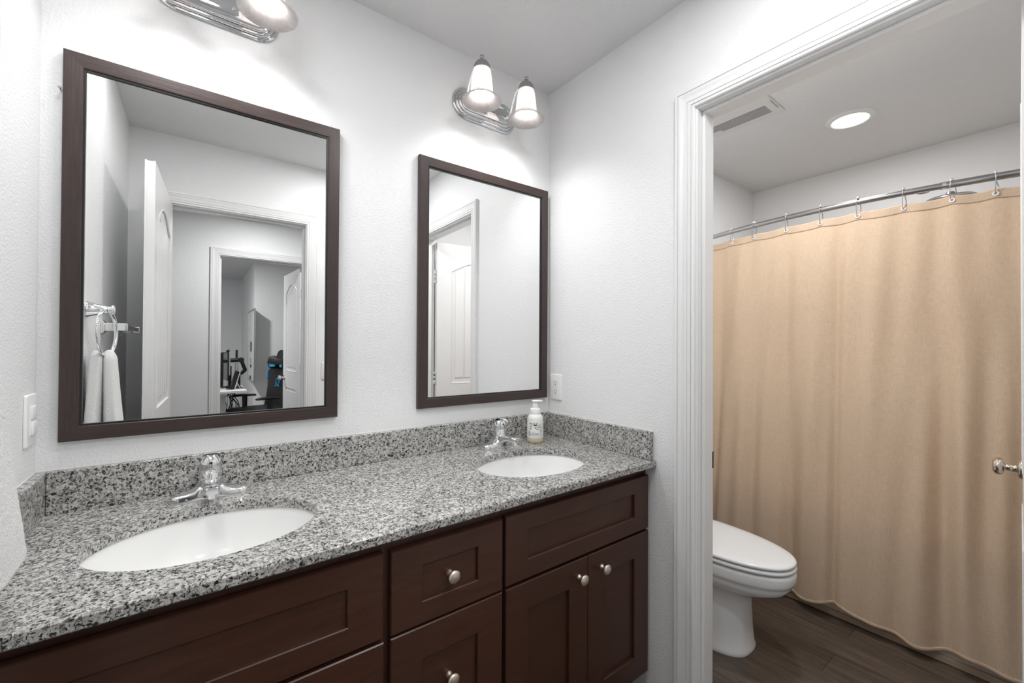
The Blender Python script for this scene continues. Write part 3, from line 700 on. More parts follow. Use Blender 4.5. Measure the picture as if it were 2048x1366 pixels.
# ------------------------------------------------------------------ soap bottle
t = thing('soap_dispenser', 'white foaming soap pump bottle printed Lavender, in the corner behind the right sink', 'soap bottle', (1.450, -0.103, ZC))
b = B(); RB = 0.0335
lathe(b, [(0.0, 0.001), (0.027, 0.0), (0.0305, 0.002), (0.0322, 0.006), (RB, 0.012), (RB, 0.098), (0.0325, 0.104), (0.0295, 0.111), (0.0255, 0.116), (0.0235, 0.1175), (0.0, 0.1205)], (0, 0, 0), 'Z', 48)
obj('bottle', b, M_SOAPB, t, True, 50)
b = B(); lathe(b, [(0.0, 0.0012), (0.0275, 0.0006), (0.0312, 0.002), (0.0330, 0.006), (RB+0.0005, 0.012), (RB+0.0005, 0.0215), (RB-0.004, 0.0217), (0.0, 0.0217)], (0, 0, 0), 'Z', 48)
obj('soap_level', b, M_SOAPL, t, True, 50)
b = B(); lathe(b, [(0.0, 0.117), (0.0228, 0.117), (0.0232, 0.121), (0.0232, 0.134), (0.0210, 0.140), (0.0155, 0.143), (0.0130, 0.144), (0.0130, 0.162), (0.0, 0.162)], (0, 0, 0), 'Z', 32)
obj('pump_collar', b, M_PLASTIC, t, True, 40)
b = B(); lathe(b, [(0.0, 0.161), (0.0105, 0.161), (0.0105, 0.167), (0.0150, 0.1695), (0.0160, 0.1725), (0.0140, 0.1750), (0.0, 0.1760)], (0, 0, 0), 'Z', 28)
ca, sa = math.cos(YAW), -math.sin(YAW)
tube(b, [(0.004*ca, 0.004*sa, 0.1710), (0.022*ca, 0.022*sa, 0.1722), (0.0295*ca, 0.0295*sa, 0.1712)], [0.0062, 0.0050, 0.0038], 12)
obj('pump_head', b, M_PLASTIC, t, True, 50)
A0 = math.atan2(-1.3693, -1.1544) - 0.10                       # the label turns slightly to the left of the camera
def wrap(u, z, d=0.0): a = A0+u*(1.28 if d > 0.0001 else 1.0)/RB; return ((RB+0.0006+d)*math.cos(a), (RB+0.0006+d)*math.sin(a), z)
def wrap_patch(bm, outline, z0, d):
    """small printed shape wrapped on the bottle; outline in (u, v)"""
    n = len(outline); cx = sum(p[0] for p in outline)/n; cy = sum(p[1] for p in outline)/n
    for d0 in (d,):
        c = bm.verts.new(wrap(cx, z0+cy, d0)); vs = [bm.verts.new(wrap(x, z0+y, d0)) for x, y in outline]
        for i in range(n): bm.faces.new((c, vs[i], vs[(i+1) % n]))
def wrap_text(name, s, size, u, z, mat, par, align='LEFT', bold=0.0):
    cu_ = bpy.data.curves.new('lettering', 'FONT'); cu_.body = s; cu_.size = size; cu_.align_x = align; cu_.offset = bold; cu_.resolution_u = 3
    o = bpy.data.objects.new('lettering', cu_); COL.objects.link(o); dg = bpy.context.evaluated_depsgraph_get()
    me = bpy.data.meshes.new_from_object(o.evaluated_get(dg)); bpy.data.objects.remove(o); bpy.data.curves.remove(cu_)
    bm = B(); bm.from_mesh(me); bpy.data.meshes.remove(me)
    for v in bm.verts: v.co = Vector(wrap(u+v.co.x, z+v.co.y, 0.0008))
    return obj(name, bm, mat, par)
b = B(); LZ0, LZ1 = 0.024, 0.094
loft(b, [[wrap(-0.062+0.124*k/24, z, d) for k in range(25)] for z, d in ((LZ0, -0.0004), (LZ0, 0), (LZ1, 0), (LZ1, -0.0004))], False, False, closed=False)
lab = obj('paper_label', b, M_LABEL, t, True, 40)
b = B(); wrap_patch(b, [(-0.003, 0.086), (-0.003, 0.0755), (0.0005, 0.0735), (0.0045, 0.0735), (0.0100, 0.0755), (0.0100, 0.086)], 0, 0.0005); obj('badge', b, M_INK, lab)
wrap_text('badge_lettering', '365', 0.0082, 0.0034, 0.0782, M_LABEL, lab, 'CENTER', 0.0002)
wrap_text('name_lettering', 'Lavender', 0.0066, -0.0095, 0.0385, M_INK, lab, 'LEFT', 0.0001)
wrap_text('upper_lettering', 'foaming', 0.0042, -0.0095, 0.0455, M_INKG, lab)
wrap_text('lower_lettering', 'foaming hand soap', 0.0038, -0.0095, 0.0325, M_INKB, lab)
def leaf(bm, u, v, L, wd_, ang):
    o = []
    for k in range(14):
        s = 2*PI*k/14; x = L/2*math.cos(s); y = wd_/2*math.sin(s)*(1-0.35*math.cos(s))
        o.append((u+x*math.cos(ang)-y*math.sin(ang), v+x*math.sin(ang)+y*math.cos(ang)))
    wrap_patch(bm, o, 0, 0.0005)
b = B()
for a in ((-0.0125, 0.0815, 0.0085, 0.0050, -0.3), (-0.0085, 0.0812, 0.0065, 0.0040, 0.9), (-0.0065, 0.0785, 0.0075, 0.0016, -0.8), (0.0025, 0.0655, 0.0095, 0.0034, 1.9), (0.0050, 0.0655, 0.0095, 0.0034, 1.25), (0.0100, 0.0590, 0.0080, 0.0042, -0.05)):
    leaf(b, *a)
obj('leaf_print', b, M_LEAF, lab)
for grp in (((-0.0130, 0.0735), (-0.0085, 0.0705), (-0.0150, 0.0680), (-0.0100, 0.0650), (-0.0145, 0.0620), (-0.0135, 0.0590), (-0.0175, 0.0490), (-0.0205, 0.0450), (-0.0160, 0.0440), (-0.0180, 0.0380), (-0.0140, 0.0375), (-0.0200, 0.0335)),
            ((0.0150, 0.0745), (0.0175, 0.0705), (0.0120, 0.0690), (0.0195, 0.0780), (0.0210, 0.0670), (0.0150, 0.0650), (0.0225, 0.0600), (0.0190, 0.0565), (0.0230, 0.0510), (0.0205, 0.0480), (0.0235, 0.0360))):
    b = B()
    for a in grp:
        leaf(b, a[0], a[1], 0.0040, 0.0026, random.uniform(0.4, 2.6)); leaf(b, a[0]+0.0012, a[1]-0.0012, 0.0030, 0.0018, random.uniform(-0.8, 0.8))
    obj('flower_print', b, M_INKV, lab)

# ------------------------------------------------------------------ towel ring, hand towel, towel bar
RY = -0.560
t = thing('towel_ring', 'chrome towel ring on the left wall, seen in the left mirror', 'towel ring', (0, RY, 1.386))
b = B(); lathe(b, [(0.0, 0.0005), (0.0275, 0.0005), (0.0275, 0.004), (0.0240, 0.010), (0.0180, 0.030), (0.0135, 0.050), (0.0115, 0.060), (0.0130, 0.064), (0.0175, 0.066), (0.0175, 0.070), (0.0140, 0.073), (0.0, 0.075)], (0, 0, 0), 'X', 32)
obj('post', b, M_CHROME, t, True, 40)
b = B(); RR = 0.079
dirx, diry = 0.20, -0.98                                       # ring turned a little off the wall
cx_, cz_ = 0.052, -0.079
tube(b, [(cx_+RR*math.sin(a)*dirx, RR*math.sin(a)*diry, cz_+RR*math.cos(a)) for a in [2*PI*i/56 for i in range(56)]], 0.0056, 12, closed=True)
obj('ring', b, M_CHROME, t, True)

t = thing('hand_towel', 'white terry hand towel folded through the towel ring at the left edge', 'towel', (0, RY, 1.23))
def towel_lobe(xs, ys, zb, x0, w0, d0, x1, w1, d1, seed):
    rnd = random.Random(seed); rings = []; n = 40
    ph = [rnd.uniform(0, 6) for _ in range(4)]
    for k in range(22):
        s = k/21; e = s**1.25
        z = 0.018*(1-s) + s*zb
        cx = x0+(x1-x0)*e; w = w0+(w1-w0)*e; d = d0+(d1-d0)*e
        if k == 0: w *= 0.45; d *= 0.45
        if k == 1: w *= 0.8; d *= 0.8
        r = []
        for i in range(n):
            a = 2*PI*i/n
            q = 1+0.07*math.sin(3*a+ph[0]+s*1.2)+0.05*math.sin(5*a+ph[1]-s)
            xx = cx+w/2*math.copysign(abs(math.cos(a))**0.75, math.cos(a))*q; yy = ys+d/2*math.copysign(abs(math.sin(a))**0.75, math.sin(a))*q
            r.append((max(0.003, xx), yy, z + (0.010*math.sin(a*1+ph[2]) if k > 18 else 0)))
        rings.append(r)
    b = B(); loft(b, rings); return b
b = towel_lobe(0, 0.012, -0.262, 0.030, 0.034, 0.075, 0.024, 0.042, 0.150, 3); o = obj('front_fold', b, M_TERRY, t, True)
b2 = towel_lobe(0, -0.012, -0.285, 0.058, 0.036, 0.080, 0.074, 0.050, 0.165, 5); o2 = obj('back_fold', b2, M_TERRY, t, True)
for q in (o, o2):
    m_ = q.modifiers.new('subdivision', 'SUBSURF'); m_.levels = 2; m_.render_levels = 3
    tx = bpy.data.textures.get('terry_tuft') or bpy.data.textures.new('terry_tuft', 'CLOUDS'); tx.noise_scale = 0.004
    m_ = q.modifiers.new('tufts', 'DISPLACE'); m_.texture = tx; m_.strength = 0.0018; m_.mid_level = 0.5

t = thing('towel_bar', 'square chrome towel bar on the left wall behind the open door', 'towel bar', (0, -0.86, 1.335))
for k, yy in enumerate((0.0, -0.46)):
    b = B(); loft(b, [[(x, yy+u, v) for u, v in rrect(-0.026+i, 0.026-i, -0.026+i, 0.026-i, 0.004)] for i, x in ((0, 0.0005), (0, 0.006), (0.004, 0.010), (0.013, 0.013))]); fl = obj('flange', b, M_CHROME, t, True, 30)
    b = B(); box(b, 0.011, 0.078, yy-0.011, yy+0.011, -0.0155, 0.0155, 0.002, 2); obj('post', b, M_CHROME, fl)
b = B(); box(b, 0.055, 0.075, -0.45, -0.010, -0.010, 0.010, 0.002, 2); obj('bar', b, M_CHROME, t)

# ------------------------------------------------------------------ toilet
t = thing('toilet', 'white elongated toilet with closed lid beside the shower curtain', 'toilet', (2.16, 0, 0))
def egg(z, w, yf, yb, dy=0.0, n=56, p=2.25):
    o = []; ym = yb+(yf-yb)*0.42
    for i in range(n):
        a = 2*PI*i/n; cx, sy = math.cos(a), math.sin(a)
        x = w*math.copysign(abs(cx)**(2/p), cx)
        L = (ym-yf) if sy < 0 else (yb-ym)
        o.append((x, ym+L*math.copysign(abs(sy)**(2/p), sy), z))
    return o
b = B()
Q = 3.0
loft(b, [egg(0.0, 0.128, -0.660, -0.16, p=Q), egg(0.012, 0.130, -0.662, -0.16, p=Q), egg(0.018, 0.126, -0.657, -0.16, p=Q), egg(0.10, 0.119, -0.651, -0.16, p=Q), egg(0.20, 0.110, -0.648, -0.16, p=Q),
         egg(0.245, 0.111, -0.652, -0.16, p=2.8), egg(0.260, 0.120, -0.680, -0.15, p=2.6), egg(0.280, 0.143, -0.750, -0.14, p=2.4), egg(0.300, 0.160, -0.788, -0.14), egg(0.322, 0.168, -0.803, -0.13), egg(0.3325, 0.1680, -0.803, -0.13), egg(0.335, 0.1735, -0.812, -0.13),
         egg(0.350, 0.176, -0.818, -0.12), egg(0.375, 0.177, -0.820, -0.12), egg(0.384, 0.175, -0.818, -0.12), egg(0.388, 0.167, -0.809, -0.12)])
obj('bowl', b, M_TOILET, t, True, 60)
def slab(z0, z1, w, yf, yb, r=0.006, dome=0.0):
    R = [egg(z0, w-r, yf+r, yb-r), egg(z0+r*0.4, w-r*0.2, yf+r*0.2, yb-r*0.2), egg((z0+z1)/2, w, yf, yb), egg(z1-r*0.5, w-r*0.25, yf+r*0.25, yb-r*0.25), egg(z1, w-r*1.3, yf+r*1.3, yb-r*1.3)]
    if dome: R += [egg(z1+dome*0.6, w*0.75, yf*0.94, yb*1.5), egg(z1+dome, w*0.45, yf*0.80, yb*1.9)]
    b = B(); loft(b, R); return b
obj('seat', slab(0.3935, 0.4085, 0.176, -0.820, -0.21, 0.006), M_SEAT, t, True, 60)
obj('lid', slab(0.4125, 0.4280, 0.175, -0.818, -0.205, 0.007, 0.004), M_SEAT, t, True, 60)
b = B()
b.free()
for x in (-0.115, 0.115):
    b = B(); box(b, x-0.012, x+0.012, -0.655, -0.625, 0.386, 0.395, 0.002); obj('seat_bumper', b, M_SEAT, t)
    b = B(); box(b, x-0.014, x+0.010, -0.640, -0.612, 0.407, 0.414, 0.002); obj('lid_bumper', b, M_SEAT, t)
for x in (-0.075, 0.075):
    b = B(); box(b, x-0.020, x+0.020, -0.235, -0.195, 0.386, 0.425, 0.005); obj('lid_hinge', b, M_SEAT, t)
b = B()
rr = lambda w, y0, y1, z, r=0.03: [(x, y, z) for x, y in rrect(-w, w, y0, y1, r, 6)]
loft(b, [rr(0.15, -0.19, -0.02, 0.37), rr(0.195, -0.198, -0.012, 0.42), rr(0.205, -0.205, -0.010, 0.55), rr(0.21, -0.21, -0.010, 0.735)]); obj('tank', b, M_TOILET, t, True, 50)
b = B(); loft(b, [rr(0.212, -0.212, -0.008, 0.7355), rr(0.220, -0.220, -0.006, 0.742), rr(0.220, -0.220, -0.006, 0.765), rr(0.214, -0.214, -0.010, 0.772)]); obj('tank_lid', b, M_TOILET, t, True, 40)
b = B(); lathe(b, [(0, -0.2075), (0.012, -0.2085), (0.012, -0.216), (0.006, -0.219), (0, -0.219)], (-0.145, 0, 0.665), 'Y', 16); tube(b, [(-0.145, -0.2165, 0.665), (-0.10, -0.2185, 0.660), (-0.075, -0.2185, 0.656)], [0.006, 0.005, 0.0065], 10)
obj('flush_lever', b, M_CHROME, t, True, 50)

# ------------------------------------------------------------------ bathtub, rod, hooks, curtain, shower head
t = thing('bathtub', 'beige bathtub mostly hidden behind the tan shower curtain', 'bathtub', (0, 0, 0))
TA = 2.735
b = B()
o_ = rect(TA, TX-0.002, YF+0.002, -0.002); hole = rrect(TA+0.075, TX-0.07, YF+0.11, -0.09, 0.14, 8)
poly_hole(b, o_, [hole], 0.48, 0.50)
loft(b, [[(x, y, 0.481) for x, y in hole], [(2*0.04+x*0.975+0.0025, y*0.95-0.04, 0.20) for x, y in hole], [(0.20+x*0.94, y*0.90-0.08, 0.12) for x, y in hole]], False, True)
box(b, TA, TA+0.02, YF+0.002, -0.002, 0.0, 0.48); obj('shell', b, M_TUB, t)
b = B(); box(b, TA-0.012, TA, YF+0.002, -0.002, 0.0, 0.028, 0.004, 2); obj('base_trim', b, M_TUBTRIM, t)

RX, RBOW, RZ = 2.850, 0.15, 1.930
def rod_x(y): return RX-RBOW*(1-((y+0.8)/0.8)**2)
t = thing('curtain_rod', 'bowed chrome shower curtain rod above the tan curtain', 'curtain rod', (0, 0, RZ))
ys = [-0.012+(-1.588+0.012)*k/60 for k in range(61)]
b = B(); P = [(rod_x(y), y, 0) for y in ys if y > -1.166]; tube(b, P, 0.0125, 20); obj('outer_tube', b, M_STEEL, t, True, 60)
b = B(); P = [(rod_x(y), y, 0) for y in ys if y < -1.14]; tube(b, P, 0.0142, 20); obj('inner_tube', b, M_STEEL, t, True, 60)
b = B(); P = [(rod_x(y), y, 0) for y in (-1.148, -1.160)]; tube(b, P, 0.0152, 20); obj('joint_collar', b, M_CHROME, t, True, 60)
b = B(); tube(b, [(rod_x(y), y, -0.0125) for y in (-1.075, -1.085, -1.10, -1.112)], [0.003, 0.006, 0.006, 0.003], 10); obj('seam_clip', b, M_STEEL, t, True, 60)
for y0, y1 in ((-0.001, -0.014), (-1.599, -1.586)):
    b = B(); lathe(b, [(0, y0), (0.033, y0), (0.033, y0+(y1-y0)*0.4), (0.022, y1), (0, y1)], (RX, 0, 0), 'Y', 28); obj('flange', b, M_STEEL, t, True, 40)

HOOKS = [-0.02, -0.155, -0.287, -0.421, -0.586, -0.738, -0.882, -1.034, -1.177, -1.291, -1.43, -1.56]
CZT = 1.884
def curtain_x(y, z):
    s = max(0.0, min(1.0, (CZT-z)/CZT))
    base = rod_x(y)+0.002
    low = 2.662-0.008*math.sin((y+0.2)*2.2)
    e = s**0.8
    x = base+(low-base)*e
    # hanging folds: irregular spacing, deeper lower down
    f = 0.0
    for y0, w, a in ((-0.06, 0.05, 0.020), (-0.225, 0.030, 0.020), (-0.36, 0.05, -0.012), (-0.43, 0.040, 0.014), (-0.60, 0.038, 0.017), (-0.70, 0.05, -0.010), (-0.800, 0.020, 0.016), (-0.93, 0.06, -0.008), (-1.02, 0.055, 0.012), (-1.145, 0.042, 0.026), (-1.20, 0.03, -0.008), (-1.265, 0.035, 0.015), (-1.35, 0.03, 0.010), (-1.48, 0.06, 0.02)):
        yy = y0 - 0.028*(s-0.5)*math.sin(y0*9)
        f += a*math.exp(-((y-yy)/w)**2)*(0.35+0.65*min(1, s*1.6))
    f += 0.006*math.sin(y*23+1.3*s*3)*(0.3+0.7*s)+0.0025*math.sin(y*61+z*4)
    # slight scallop between the hooks near the top
    top = math.exp(-s*14)
    return x+1.5*f*(1-0.75*top)
def hook_phase(y):
    for a, c in zip(HOOKS, HOOKS[1:]):
        if c <= y <= a: return (a-y)/(a-c)
    return 0.0
def curtain_top(y): return CZT-0.006*math.sin(PI*hook_phase(y))
def curtain_hem(y): return 0.060+0.014*math.sin(y*14.0+0.6)+0.007*math.sin(y*31+1)
t = thing('shower_curtain', 'tan fabric shower curtain drawn across the bathtub', 'shower curtain', (0, 0, 0))
NY, NZ = 340, 150
def sheet(y0, y1, zf0, zf1, nz, dx=0.0):
    b = B(); G = []
    for i in range(NY+1):
        y = y0+(y1-y0)*i/NY; row = []
        z0, z1 = zf0(y), zf1(y)
        for j in range(nz+1):
            z = z0+(z1-z0)*j/nz; yy = y
            row.append(b.verts.new((curtain_x(yy, z)+dx, yy, z)))
        G.append(row)
    for i in range(NY):
        for j in range(nz): b.faces.new((G[i][j], G[i+1][j], G[i+1][j+1], G[i][j+1]))
    return b
c = obj('cloth', sheet(-1.585, -0.012, curtain_hem, curtain_top, NZ), M_CURTAIN, t, True)
m_ = c.modifiers.new('thickness', 'SOLIDIFY'); m_.thickness = 0.0015; m_.offset = 0
c = obj('top_hem', sheet(-1.584, -0.013, lambda y: curtain_top(y)-0.036, lambda y: curtain_top(y)+0.0005, 8, -0.0022), M_CURTAIN, t, True)
m_ = c.modifiers.new('thickness', 'SOLIDIFY'); m_.thickness = 0.0012; m_.offset = 0
c = obj('bottom_hem', sheet(-1.584, -0.013, lambda y: curtain_hem(y)-0.0005, lambda y: curtain_hem(y)+0.012, 3, -0.0022), M_CURTAIN, t, True)
m_ = c.modifiers.new('thickness', 'SOLIDIFY'); m_.thickness = 0.0025; m_.offset = 0
for y in HOOKS:
    gz = CZT-0.020
    b = B(); tube(b, [(curtain_x(y, gz)-0.0045, y+0.0068*math.cos(a), gz+0.0068*math.sin(a)) for a in [2*PI*k/20 for k in range(20)]], 0.0026, 8, closed=True)
    obj('grommet', b, M_PLASTIC, t, True)
NTH = ['first', 'second', 'third', 'fourth', 'fifth', 'sixth', 'seventh', 'eighth', 'ninth', 'tenth']
def make_hook():
    h = thing('curtain_hook', None, 'curtain hook', (0, 0, RZ), 0, 'wire hooks on the shower curtain rod')
    b = B(); R_ = 0.0158
    P = smooth_path([(-0.006, 0.003, -0.067), (-0.010, 0.002, -0.055), (-0.0165, 0.0015, -0.030), (-R_, 0.001, -0.004), (-0.011, 0, 0.0125), (0, 0, R_+0.0012), (0.011, 0, 0.0125), (R_, -0.001, -0.004), (0.017, -0.004, -0.020), (0.010, -0.007, -0.035), (0.001, -0.007, -0.050), (-0.004, -0.004, -0.062)], 5)
    tube(b, P, 0.0013, 8); obj('wire', b, M_STEEL, h, True)
    for k, (x, z) in enumerate(((-0.0075, 0.0165), (0.0, 0.0188), (0.0075, 0.0165))):
        b = B(); bmesh.ops.create_icosphere(b, subdivisions=2, radius=0.0052, matrix=Matrix.Translation((x, 0, z))); obj('roller_bead', b, M_CHROME, h, True)
    return h
hk = make_hook(); vis = [y for y in HOOKS if -1.32 < y < -0.25]
for k, y in enumerate(vis):
    o = hk if k == 0 else dup(hk)
    o.location = (rod_x(y), y, RZ); o.rotation_euler = (0, 0, math.radians([12, -8, 10, 4, -6, 3, -14, 8][k]))
    o['label'] = 'wire curtain hook with roller beads, %s from the left along the rod' % NTH[k]

t = thing('rain_shower', 'round chrome shower head peeking above the curtain near the right edge', 'shower head', (3.19, -1.115, 1.985))
b = B(); lathe(b, [(0.0, -0.012), (0.088, -0.012), (0.094, -0.008), (0.094, -0.002), (0.086, 0.004), (0.050, 0.013), (0.020, 0.020), (0.014, 0.032), (0.0, 0.034)], (0, 0, 0), 'Z', 48); obj('spray_plate', b, M_STEEL, t, True, 40)
b = B(); tube(b, smooth_path([(0, 0, -0.010), (0, -0.02, -0.045), (0, -0.08, -0.065), (0, -0.2, -0.085), (0, -0.42, -0.10), (0, -0.484, -0.10)], 6), 0.010, 14); lathe(b, [(0, -0.4845), (0.03, -0.4845), (0.027, -0.476), (0, -0.472)], (0, 0, -0.10), 'Y', 24); obj('arm', b, M_STEEL, t, True, 50)

# ------------------------------------------------------------------ office seen in the left mirror
ZD = 0.735
t = thing('desk', 'white office desk with black cables underneath, seen in the left mirror', 'desk', (0, 0, 0))
b = B(); box(b, -0.75, 0.772, -4.98, -4.27, ZD-0.026, ZD, 0.003, 2); obj('desk_top', b, M_DESK, t)
for x in (-0.66, 0.545):
    b = B(); box(b, x-0.035, x+0.035, -4.66, -4.56, 0.03, ZD-0.05, 0.004, 2); box(b, x-0.035, x+0.035, -4.93, -4.32, 0.0, 0.03, 0.004, 2); box(b, x-0.03, x+0.03, -4.93, -4.32, ZD-0.055, ZD-0.026, 0.003, 1); obj('leg', b, M_DESK, t)
b = B(); box(b, -0.63, 0.515, -4.64, -4.58, ZD-0.075, ZD-0.03, 0.003, 1); obj('cross_beam', b, M_BLACK, t)
rc = random.Random(11); b = B()
for k in range(16):
    x0 = rc.uniform(0.60, 0.72); y0 = rc.uniform(-4.95, -4.89); x1 = x0+rc.uniform(-0.05, 0.05)
    P = [(x0, y0, ZD-0.03), (x0+rc.uniform(-.05, .05), y0+rc.uniform(-.02, .02), ZD-0.03-rc.uniform(.03, .10)), (x1+rc.uniform(-.06, .06), y0+rc.uniform(-.03, .02), 0.50), (x1, y0+rc.uniform(-.03, .02), 0.30), (x1+rc.uniform(-.05, .05), y0, 0.02)]
    tube(b, smooth_path(P, 6), rc.choice((0.003, 0.004, 0.005)), 6)
tag(obj('power_cables', b, M_BLACK, None, True), 'tangle of black cables hanging under the white office desk', 'cables', kind='stuff')
def monitor(name, label, x, y, z0, z1, w, rz, back, webcam=False, foot=(-0.13, 0.08)):
    t = thing(name, label, 'monitor', (x, y, ZD), rz)
    b = B(); box(b, -w, 0, -0.010, 0.006, z0-ZD, z1-ZD, 0.003, 2); obj('bezel', b, M_BLACK, t)
    b = B(); box(b, -w+0.008, -0.008, 0.0055, 0.0065, z0-ZD+0.01, z1-ZD-0.01); obj('screen', b, M_SCREEN, t)
    b = B(); box(b, -w+0.05, -0.05, -0.030, -0.009, z0-ZD+0.06, z1-ZD-0.06, 0.006, 2); obj('back_cover', b, back, t)
    b = B(); box(b, -w/2-0.03, -w/2+0.03, -0.060, -0.028, 0.0, (z0+z1)/2-ZD, 0.004, 1); box(b, -w/2-0.12, -w/2+0.12, foot[0], foot[1], 0.0005, 0.012, 0.004, 1); obj('stand', b, M_BLACK, t)
    if webcam:
        b = B(); bmesh.ops.create_uvsphere(b, u_segments=16, v_segments=12, radius=0.019, matrix=Matrix.Translation((-0.03, 0.0, z1-ZD+0.018))); obj('webcam', b, M_BLACK, t, True)
    return t
monitor('computer_monitor', 'black monitor seen edge-on at the doorway side of the white desk', 0.552, -4.50, 0.765, 1.166, 0.5, math.radians(-4), M_BLACK)
monitor('computer_monitor', 'monitor with a white back and a webcam, turned edge-on behind the first', 0.600, -4.56, 0.83, 1.165, 0.40, math.radians(85), M_DESK, True, (-0.062, 0.06))
t = thing('monitor_arm', 'thick black jointed monitor arm clamped to the white desk', 'monitor arm', (0.752, -4.69, ZD))
b = B(); tube(b, [(-0.22, 0.0, 0.328), (-0.03, 0.0, 0.338)], [0.028, 0.026], 14, up=(0, 0, 1)); obj('upper_link', b, M_BLACK, t, True, 60)
b = B(); lathe(b, [(0, -0.032), (0.030, -0.032), (0.032, -0.026), (0.032, 0.026), (0.030, 0.032), (0, 0.032)], (-0.015, 0, 0.335), 'Y', 20); obj('elbow_joint', b, M_BLACK, t, True, 40)
b = B(); tube(b, smooth_path([(-0.012, 0, 0.33), (0.010, 0, 0.27), (0.028, 0, 0.215), (0.012, 0, 0.195), (-0.020, 0, 0.165)], 5), 0.020, 12); obj('lower_link', b, M_BLACK, t, True, 60)
b = B(); lathe(b, [(0, -0.0), (0.030, 0.0), (0.030, 0.008), (0.017, 0.014), (0.017, 0.185), (0.0, 0.19)], (-0.035, 0, 0), 'Z', 18); obj('clamp_post', b, M_BLACK, t, True, 40)
b = B(); box(b, -0.075, -0.045, -0.02, 0.02, 0.20, 0.30, 0.004, 1); obj('tilt_bracket', b, M_ALU, t)
b = B(); box(b, 0.680, 0.704, -4.697, -4.683, 1.0925, 1.194, 0.003, 2)
tag(obj('phone', b, M_BLACK, None), 'slim black handset standing upright on the monitor arm', 'phone')
t = thing('tablet', 'black tablet leaning on a white easel stand at the corner of the office desk', 'tablet', (0.665, -4.55, ZD))
for nm, x0, x1, mat in (('screen_panel', -0.045, -0.006, M_BLACK), ('white_edge', -0.006, 0.003, M_DESK)):
    b = B(); loft(b, [[(x0+dx, y, z) for dx, z in ((0, 0.001), (x1-x0, 0.001), (x1-x0+0.052, 0.205), (0.052, 0.212))] for y in (-0.07, 0.07)]); obj(nm, b, mat, t)
b = B(); loft(b, [[(x, y, z) for x, z in ((0.022, 0.060), (0.052, 0.001), (0.062, 0.001), (0.030, 0.072))] for y in (-0.02, 0.02)]); obj('easel_foot', b, M_DESK, t)
rc = random.Random(5); b = B()
for k in range(9):
    P = [(rc.uniform(0.575, 0.635), rc.uniform(-4.58, -4.42), ZD+0.006+rc.uniform(0, .03)) for _ in range(4)]; tube(b, smooth_path(P, 5), 0.003, 6)
tag(obj('desk_cables', b, [M_DARK], None, True), 'small heap of thin cables lying on the white desk top', 'cables', kind='stuff')

t = thing('bulletin_board', 'white wall board with black strips on the closet side wall', 'board', (0.956, -5.87, 0))
b = B(); box(b, -0.012, -0.0005, -0.46, 0.44, 0.74, 1.75); obj('panel', b, M_BOARD, t)
b = B(); poly_hole(b, rect(-0.475, 0.455, 0.725, 1.765), [rect(-0.455, 0.435, 0.745, 1.745)], -0.018, -0.0005, lambda x, y, z: (z, x, y)); obj('board_frame', b, M_ALU, t)
for nm, y0, y1, z0, z1, mat in (('marker_tray', -0.005, 0.075, 1.155, 1.30, M_BLACK), ('grey_note', -0.03, 0.06, 0.995, 1.062, M_ALU), ('eraser', -0.02, 0.065, 0.918, 0.965, M_BLACK), ('magnet', -0.085, 0.0, 0.747, 0.797, M_BLACK)):
    b = B(); box(b, -0.022, -0.0115, y0, y1, z0, z1, 0.002, 1); obj(nm, b, mat, t)

# gaming chair: local +x is forward
t = thing('gaming_chair', 'black and blue gaming chair beside the desk, seen in the left mirror', 'chair', (0.922, -4.53, 0), math.radians(158))
b = B()
SEC = [(0.44, 0.235, 0.06), (0.50, 0.245, 0.075), (0.62, 0.235, 0.08), (0.74, 0.245, 0.075), (0.86, 0.285, 0.075), (0.93, 0.285, 0.07), (0.99, 0.215, 0.07), (1.05, 0.165, 0.065), (1.12, 0.160, 0.06), (1.17, 0.140, 0.05), (1.19, 0.10, 0.04)]
def back_x(z): return -0.225-0.17*(z-0.44)
loft(b, [[(back_x(z)+d*(0.5*math.sin(a)*(1 if math.sin(a) < 0 else 1)) + (0.045*abs(math.cos(a))**2 if math.sin(a) > -0.2 else 0), w*math.cos(a), z) for a in [2*PI*i/36 for i in range(36)]] for z, w, d in SEC]); obj('backrest', b, M_BLACKFAB, t, True, 60)
b = B(); loft(b, [[(x, w*math.cos(a)*1.0, 0.455+h*math.sin(a)+0.025*abs(math.cos(a))**3) for a in [2*PI*i/28 for i in range(28)]] for x, w, h in ((-0.24, 0.20, 0.03), (-0.22, 0.245, 0.045), (0.0, 0.265, 0.05), (0.20, 0.26, 0.05), (0.265, 0.24, 0.04), (0.285, 0.20, 0.02))]); obj('seat', b, M_BLACKFAB, t, True, 60)
b = B(); xb = back_x(1.04)+0.075
loft(b, [[(xb+0.038*math.sin(a)+0.030*(y/0.15)**2, y, 1.035+h*math.cos(a)) for a in [2*PI*i/20 for i in range(20)]] for y, h in ((-0.165, 0.03), (-0.16, 0.080), (-0.11, 0.085), (-0.04, 0.050), (0.04, 0.050), (0.11, 0.085), (0.16, 0.080), (0.165, 0.03))]); pil = obj('neck_pillow', b, M_BLACKFAB, t, True, 60)
b = B()
for s in (-1, 1):
    loft(b, [[(xb+0.041+0.030*(y/0.15)**2, s*y, z) for y, z in ((0.045, 0.985), (0.13, 0.975), (0.145, 1.015), (0.07, 1.010))], [(xb+0.035+0.030*(y/0.15)**2, s*y, z) for y, z in ((0.045, 0.985), (0.13, 0.975), (0.145, 1.015), (0.07, 1.010))]])
obj('blue_trim', b, M_BLUE, pil)
b = B(); xl = lambda z: back_x(z)+0.052
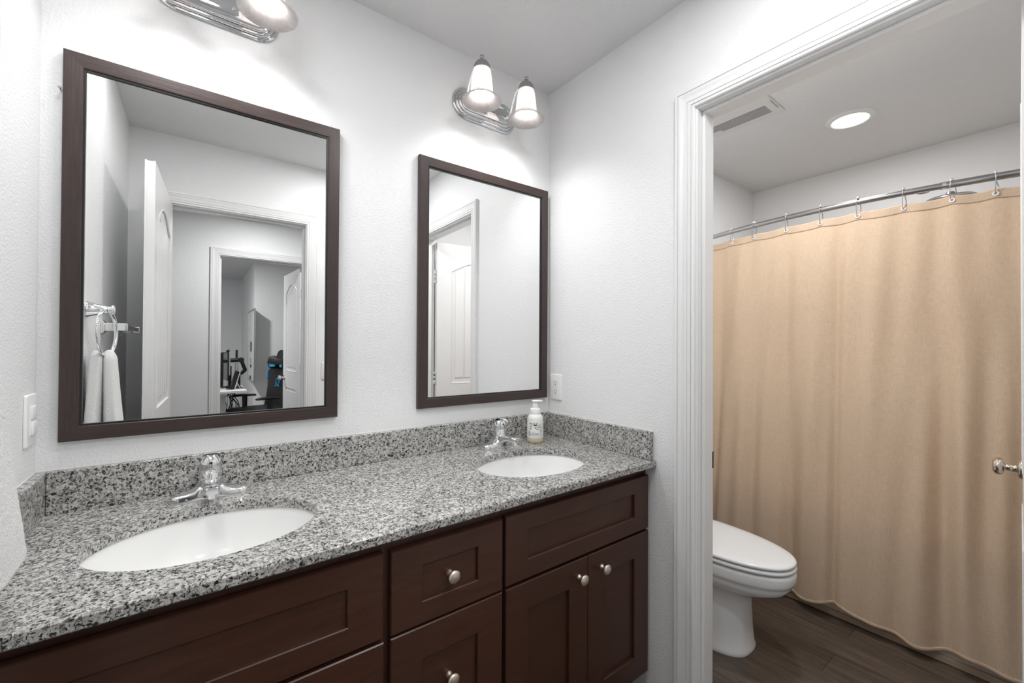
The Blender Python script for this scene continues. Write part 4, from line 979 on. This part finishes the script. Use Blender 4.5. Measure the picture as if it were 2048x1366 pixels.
P = [(xl(0.735)+0.012, y, 0.738) for y in (0.046, 0.021)]+[(xl(0.78)+0.012, 0.034*math.cos(a), 0.790+0.042*math.sin(a)) for a in [math.radians(-58+296*k/16) for k in range(17)]]+[(xl(0.735)+0.012, y, 0.738) for y in (-0.021, -0.046)]
tube(b, P, 0.0070, 8); obj('omega_emblem', b, M_BLUE, t, True)
b = B()
for s in (-1, 1): tube(b, smooth_path([(back_x(0.90)+0.045, s*0.288, 0.93), (back_x(0.86)+0.048, s*0.290, 0.88), (back_x(0.80)+0.045, s*0.272, 0.82)], 4), 0.010, 8)
obj('blue_piping', b, M_BLUE, t, True)
for s in (-1, 1):
    b = B(); loft(b, [[(x, s*0.285+w*math.cos(a), 0.632+h*math.sin(a)+dz) for a in [2*PI*i/16 for i in range(16)]] for x, w, h, dz in ((-0.10, 0.022, 0.008, -0.012), (-0.09, 0.036, 0.014, -0.010), (0.05, 0.042, 0.016, 0), (0.15, 0.042, 0.016, 0.0), (0.185, 0.032, 0.010, -0.004))]); ar = obj('armrest', b, M_BLACK, t, True, 60)
    b = B(); tube(b, [(0.03, s*0.285, 0.625), (0.03, s*0.285, 0.40), (0.02, s*0.24, 0.385)], [0.030, 0.026, 0.024], 14); obj('arm_post', b, M_BLACK, ar, True, 50)
b = B(); lathe(b, [(0, 0.09), (0.028, 0.09), (0.028, 0.25), (0.018, 0.252), (0.018, 0.40), (0.09, 0.402), (0.09, 0.415), (0, 0.415)], (0, 0, 0), 'Z', 20); obj('gas_lift', b, M_BLACK, t, True, 40)
b = B()
for k in range(5):
    a = 2*PI*k/5+0.3; tube(b, [(0.02*math.cos(a), 0.02*math.sin(a), 0.105), (0.30*math.cos(a), 0.30*math.sin(a), 0.072)], [0.028, 0.018], 10)
obj('star_base', b, M_BLACK, t, True, 60)
for k in range(5):
    a = 2*PI*k/5+0.3; b = B(); lathe(b, [(0, -0.022), (0.024, -0.022), (0.028, -0.018), (0.028, 0.018), (0.024, 0.022), (0, 0.022)], (0.30*math.cos(a), 0.30*math.sin(a), 0.0285), 'Y', 18); obj('caster', b, M_BLACK, t, True, 40)
